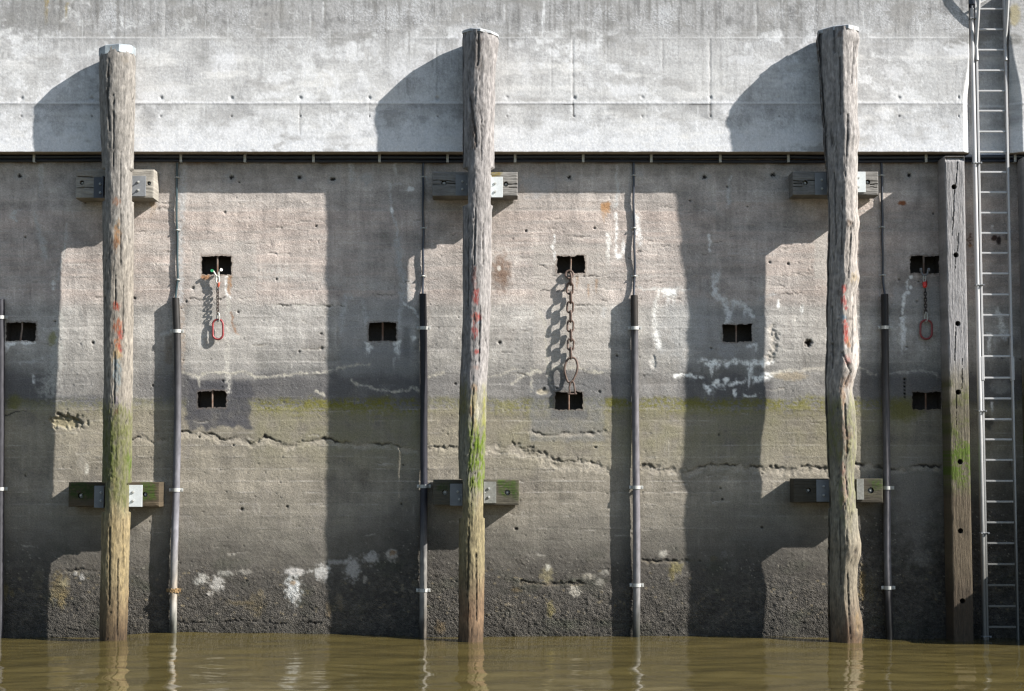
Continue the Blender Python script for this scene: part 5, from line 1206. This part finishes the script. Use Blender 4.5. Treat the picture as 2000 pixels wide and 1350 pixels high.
def shade(stops):
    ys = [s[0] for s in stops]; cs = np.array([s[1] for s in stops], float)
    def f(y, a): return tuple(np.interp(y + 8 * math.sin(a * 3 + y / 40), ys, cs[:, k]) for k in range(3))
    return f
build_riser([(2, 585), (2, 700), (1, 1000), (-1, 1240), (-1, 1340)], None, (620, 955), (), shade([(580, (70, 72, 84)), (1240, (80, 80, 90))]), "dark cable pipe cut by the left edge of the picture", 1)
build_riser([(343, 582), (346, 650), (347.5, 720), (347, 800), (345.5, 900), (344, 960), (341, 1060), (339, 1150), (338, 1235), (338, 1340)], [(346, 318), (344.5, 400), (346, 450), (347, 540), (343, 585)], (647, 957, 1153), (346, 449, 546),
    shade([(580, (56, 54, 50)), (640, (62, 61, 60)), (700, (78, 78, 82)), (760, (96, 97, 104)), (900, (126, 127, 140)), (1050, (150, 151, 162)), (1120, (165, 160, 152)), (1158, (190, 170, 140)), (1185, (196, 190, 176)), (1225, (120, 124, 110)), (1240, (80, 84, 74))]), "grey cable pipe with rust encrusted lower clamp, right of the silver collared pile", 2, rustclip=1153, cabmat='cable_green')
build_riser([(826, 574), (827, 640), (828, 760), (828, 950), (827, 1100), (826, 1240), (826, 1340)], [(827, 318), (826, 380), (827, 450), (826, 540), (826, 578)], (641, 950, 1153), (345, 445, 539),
    shade([(580, (30, 32, 42)), (700, (36, 38, 52)), (1000, (60, 64, 84)), (1060, (112, 112, 112)), (1090, (150, 148, 140)), (1180, (150, 146, 136)), (1240, (110, 100, 84))]), "near black cable pipe standing in the shadow left of the middle pile", 3)  # dark upper stops paint the middle pile's shadow into the pipe
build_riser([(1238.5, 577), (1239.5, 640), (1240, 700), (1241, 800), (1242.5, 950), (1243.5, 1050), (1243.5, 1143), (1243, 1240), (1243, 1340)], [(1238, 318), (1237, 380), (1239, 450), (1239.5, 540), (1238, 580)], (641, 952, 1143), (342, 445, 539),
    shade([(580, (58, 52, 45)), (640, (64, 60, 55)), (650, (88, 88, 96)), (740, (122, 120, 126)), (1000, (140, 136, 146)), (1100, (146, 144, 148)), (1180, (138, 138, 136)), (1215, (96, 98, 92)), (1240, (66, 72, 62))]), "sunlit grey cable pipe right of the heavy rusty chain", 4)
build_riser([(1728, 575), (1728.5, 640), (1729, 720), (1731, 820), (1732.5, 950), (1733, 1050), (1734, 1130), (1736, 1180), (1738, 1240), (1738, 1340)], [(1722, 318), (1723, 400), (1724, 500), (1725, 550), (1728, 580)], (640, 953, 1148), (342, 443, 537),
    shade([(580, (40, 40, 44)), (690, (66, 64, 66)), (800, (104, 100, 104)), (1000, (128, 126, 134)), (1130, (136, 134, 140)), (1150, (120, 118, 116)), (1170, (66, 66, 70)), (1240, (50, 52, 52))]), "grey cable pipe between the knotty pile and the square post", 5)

# ---------------------------------------------------------------- chains
def link_path(c, L_, W_, plane, n=10, tilt=0.0):
    """stadium outline, centre line; long axis vertical, plane 'x' faces the viewer, 'y' is edge-on"""
    pts = []; r = W_ / 2; h = max(0.0, L_ / 2 - r)
    for k in range(n + 1):
        t = math.pi * k / n; pts.append((r * math.cos(t), h + r * math.sin(t)))
    for k in range(n + 1):
        t = math.pi + math.pi * k / n; pts.append((r * math.cos(t), -h + r * math.sin(t)))
    out = []
    for a, b in pts:
        a2 = a * math.cos(tilt) - b * math.sin(tilt); b2 = a * math.sin(tilt) + b * math.cos(tilt)
        ang = plane if not isinstance(plane, str) else (0.0 if plane == 'x' else math.pi / 2)
        out.append((c[0] + a2 * math.cos(ang), c[1] - a2 * math.sin(ang), c[2] + b2))
    return out
PX = 1 / 150.0
def at(px, py, d):
    q = PV(px, py, d); return (q.x, q.y, q.z)

def heavy_chain():
    root = empty('mooring_chain', at(1114, 772, 0.08)); tag(root, "heavy rusty mooring chain of thick links ending in a pear shaped ring and shackle", "chain")
    d = 0.072; w = 0.0135
    MB().tube(link_path(at(1112, 536, 0.03), 15 * PX, 15 * PX, 'x', 12), w * .95, 10, True).build('ring', M['rust'], root)
    ys = [546, 563.5, 581.5, 600, 618, 637, 655.5, 673, 690]
    xs = [1115, 1113, 1114.5, 1113.5, 1114.5, 1114, 1115, 1114.5, 1114.5]
    for k, (x, y) in enumerate(zip(xs, ys)):
        ang = 0.12 if k % 2 else math.pi / 2 - 0.12
        dk = 0.05 + 0.022 * min(1, k / 2.0)
        MB().tube(link_path(at(x, y, dk), 22 * PX, 11.5 * PX, ang, 9, 0.04 * (-1) ** k), w, 10, True).build('chain_link', M['rust'], root)
    # pear ring
    pts = []
    for k in range(40):
        t = 2 * math.pi * k / 40
        y = 723 - 24.5 * math.cos(t); wd = 12.6 * abs(math.sin(t)) ** 0.8 * (1.0 - 0.36 * sst(715, 750, y) + 0.02) * (1 if math.sin(t) >= 0 else -1)
        pts.append(at(1115 + wd - 0.08 * (y - 723), y, d - 0.004))
    MB().tube(pts, 0.0145, 10, True).build('pear_ring', M['rust'], root)
    # shackle
    u = [(1112.5, 770), (1112, 757), (1113.5, 748), (1117, 744), (1120.5, 748), (1122, 757), (1123, 770)]
    sh = MB().tube([at(a, b, d + (.02 if k in (2, 3, 4) else .012)) for k, (a, b) in enumerate(u)], 0.0125, 10).build('shackle', M['rust'], root)
    MB().tube([at(1109, 769.5, d + .012), at(1127, 769.5, d + .012)], 0.011, 8).cyl(at(1124, 769.5, d + .012), (1, 0, 0), .018, .016, 6).build('shackle_pin', M['rust'], sh)
heavy_chain()

def ring_chain(x, y_top, y_link0, y_link1, nl, yc, ring, d, label, kind, ringmat):
    root = empty('ring_chain', at(x, ring[1] + ring[3], d)); tag(root, label, "chain")
    # bow shackle round the bar
    s = y_top
    if kind == 'green':
        pts = [(x - 8.5, s - 1, .055), (x - 6, s + 2, .06), (x - 2.5, s + 8, .06), (x + .5, s + 12, .055), (x + 3, s + 8, .06), (x + 3, s + 2, .06), (x + 6, s - 1, .055)]
        sh = MB().tube([at(*p) for p in pts], .0125, 10).build('shackle', M['white_steel'], root)
        MB().cyl(at(x - 9.5, s - 1, .058), (0, -1, 0), .020, .022, 8).build('shackle_pin', M['green'], sh)
        MB().cyl(at(x + 7, s - 2, .05), (.6, -1, .2), .020, .026, 8).build('shackle_nut', M['white_steel'], sh)
        MB().tube([at(x + 1 + 3.2 * math.cos(t), s + 16 + 7 * math.sin(t), .06) for t in np.linspace(0, 6.28, 17)[:-1]], .012, 8, True).build('connecting_link', M['white_steel'], root)
    else:
        pts = [(x - 7, s - 2, .05), (x - 6.5, s + 3, .055), (x - 4, s + 8, .058), (x, s + 9.5, .058), (x + 4, s + 8, .058), (x + 6, s + 3, .055), (x + 6, s - 2, .05)]
        sh = MB().tube([at(*p) for p in pts], .0115, 10).build('shackle', M['galv'], root)
        for q in (-8, 7.5): MB().cyl(at(x + q - 1.5, s - 2, .055), (1, 0, 0), .024, .026, 8).build('shackle_nut', M['galv'], sh)
        MB().tube(link_path(at(x - 0.5, s + 15, .058), 13 * PX, 4 * PX, 'x', 7), .008, 8, True).build('connecting_link', M['white_steel'], root)
    # coloured clasp
    if kind == 'green':
        MB().tube([at(x + 1.5, yc - 6, d), at(x + 3, yc - 2, d), at(x + 2.5, yc + 4, d), at(x + 1.5, yc + 7, d)], [.013, .020, .018, .010], 10).build('clasp', M['orange'], root)
    else:
        cl = MB().tube([at(x - 3.5, yc + 1, d), at(x - 3.5, yc - 6, d), at(x - 1, yc - 9.5, d), at(x + 2, yc - 9.5, d), at(x + 4, yc - 6, d), at(x + 4, yc + 1, d)], .0085, 8).build('clasp_bow', M['red'], root)
        MB().tube([at(x + .3, yc - 6, d + .004), at(x + .3, yc - 3, d + .004), at(x + .3, yc + 4, d + .004), at(x + .3, yc + 6.5, d + .004)], [.014, .028, .028, .012], 12).build('clasp', M['red_bright'], root)
    pitch = (y_link1 - y_link0) / nl
    for k in range(nl):
        ang = 0.5 if k % 2 else 0.5 + math.pi / 2
        MB().tube(link_path(at(x + 1.2 + (0.8 * k / nl if kind != 'green' else 0), y_link0 + pitch * (k + .5), d), pitch * 1.42 * PX, pitch * .82 * PX, ang, 6), .0068, 7, True).build('chain_link', M['chain_dark'], root)
    ym = (y_link1 + ring[1] - ring[3]) / 2 + 1
    MB().tube([at(ring[0] + 2.7 * math.cos(t) + (.5 if kind == 'green' else 0), ym + 8.5 * math.sin(t), d + .006 + .012 * math.cos(t)) for t in np.linspace(0, 6.28, 17)[:-1]], .0085, 8, True).build('end_link', M['white_steel'], root)
    MB().tube(link_path(at(ring[0], ring[1], d), ring[3] * 2 * PX, ring[2] * 2 * PX, 0.10, 14, ring[4]), .0135, 12, True).build('ring', M[ringmat], root)
    return root
ring_chain(424, 530, 560, 613, 9, 554, (425.5, 643.5, 10.2, 19.5, 0.02), 0.052, "short dark chain with a green pinned shackle and hanging red ring in full sun", 'green', 'red')
ring_chain(1806, 529, 565, 612, 8, 556, (1809, 643.5, 11, 18.5, -0.03), 0.050, "short dark chain with a bright red clasp and red ring, beside the square post", 'clasp', 'red')

# ---------------------------------------------------------------- ladder and guide pole
D_LAD = 0.19
def build_ladder():
    xl = float(P(1917.5, 650, D_LAD)[0]); xr = float(P(1974.5, 650, D_LAD)[0])
    root = empty('ladder', ((xl + xr) / 2, -D_LAD, 0)); tag(root, "long narrow aluminium ladder running down its niche into the water", "ladder")
    zj0 = PV(0, 697, D_LAD).z; zj1 = PV(0, 743, D_LAD).z; ztop = PV(0, -120, D_LAD).z
    for s, x in ((-1, xl), (1, xr)):
        MB().box(x - .014, x + .014, -D_LAD - .032, -D_LAD + .032, zj1 - .01, ztop, .004).build('stile', M['alu'], root)
        xo = x + s * 0.006
        MB().box(xo - .012, xo + .012, -D_LAD - .030, -D_LAD + .030, -1.0, zj1 + .02, .003).build('stile', M['alu'], root)
        MB().box(xo - .021, xo + .021, -D_LAD - .038, -D_LAD + .038, zj1, zj0, .004).build('joint_sleeve', M['alu'], root)
    ys = [-102, -62, -22, 18, 58, 98, 138, 178, 217, 257.5, 297, 336.5, 376, 416, 455.5, 494.5, 534.5, 575.5, 615.5, 655.5, 696, 738, 778.5, 819, 858.5, 898.5, 939.5, 980, 1020.5, 1061, 1102, 1143, 1184, 1224.5]
    for y in ys:
        z = PV(1945, y, D_LAD).z
        MB().box(xl + .012, xr - .012, -D_LAD - .015, -D_LAD + .015, z - .013, z + .013, .005, 2).build('rung', M['alu'], root)
    for y in (28, 238, 458, 665, 905):
        z = PV(1970, y, D_LAD).z
        back = -NICHE_D - .012 if y < 290 else -.02
        MB().box(xr + .015, xr + .022, -D_LAD - .03, back, z - .05, z + .05, .002).box(xr + .0225, xr + .075, back - .008, back, z - .05, z + .05, .002).build('wall_bracket', M['galv'], root)
    # grab rails that swing out from the ladder above the wall
    for x in (xl, xr):
        pts = []
        for y, d in ((118, D_LAD + .036), (90, .20), (60, .255), (30, .315), (0, .36), (-40, .41), (-90, .44), (-150, .45), (-190, .40), (-205, .28), (-208, .05), (-208, -.4)):
            q = PV(1900, y, d); pts.append((x, -d, q.z))
        MB().tube(pts, .021, 10).build('grab_rail', M['alu'], root)
    q = PV(1900, 8, .345); r2 = PV(1900, -120, .44)
    MB().tube([(xl - .01, -.345, q.z), (xr - .1, -.30, q.z + .16), (xr, -.40, r2.z)], .016, 8).build('grab_brace', M['alu'], root)
    return root
build_ladder()

def build_guide_pole():
    d = D_LAD + 0.01
    x0 = float(P(1898, 60, d)[0]); x1 = float(P(1923.5, 1240, d)[0])
    zt = PV(0, 17, d).z
    root = empty('guide_pole', (x1, -d, 0)); tag(root, "slim grey metal pole clamped to the left rail of the ladder", "pole")
    MB().tube([(x0 + (x1 - x0) * k, -d, zt + (-1.0 - zt) * k) for k in np.linspace(0, 1, 12)], .030, 16).build('shaft', M['alu'], root)
    xl = float(P(1917.5, 650, D_LAD)[0])
    for y in (37, 319, 557, 803, 1041, 1243):
        q = PV(0, y, d); k = (zt - q.z) / (zt + 1.0); x = x0 + (x1 - x0) * k
        ring = [(x + .037 * math.cos(t), -d + .037 * math.sin(t), q.z) for t in np.linspace(0, 6.28, 15)[:-1]]
        ring2 = [(xl + .027 * math.cos(t), -D_LAD - .004 + .042 * math.sin(t), q.z) for t in np.linspace(0, 6.28, 15)[:-1]]
        MB().tube(ring, .009, 6, True).tube(ring2, .008, 6, True).cyl((x - .02, -d - .035, q.z), (0, -1, 0), .014, .02, 6).cyl((xl + .022, -D_LAD - .045, q.z), (0, -1, 0), .012, .018, 6).build('pole_clamp', M['galv'], root)
    z = PV(0, 8, d).z
    MB().box(x0 - .045, x0 + .035, -d - .035, -NICHE_D - .02, z - .01, z + .10, .004).cyl((x0, -d, zt - .01), (0, 0, 1), .022, .12, 10).build('pole_bracket', M['cable'], root)
build_guide_pole()
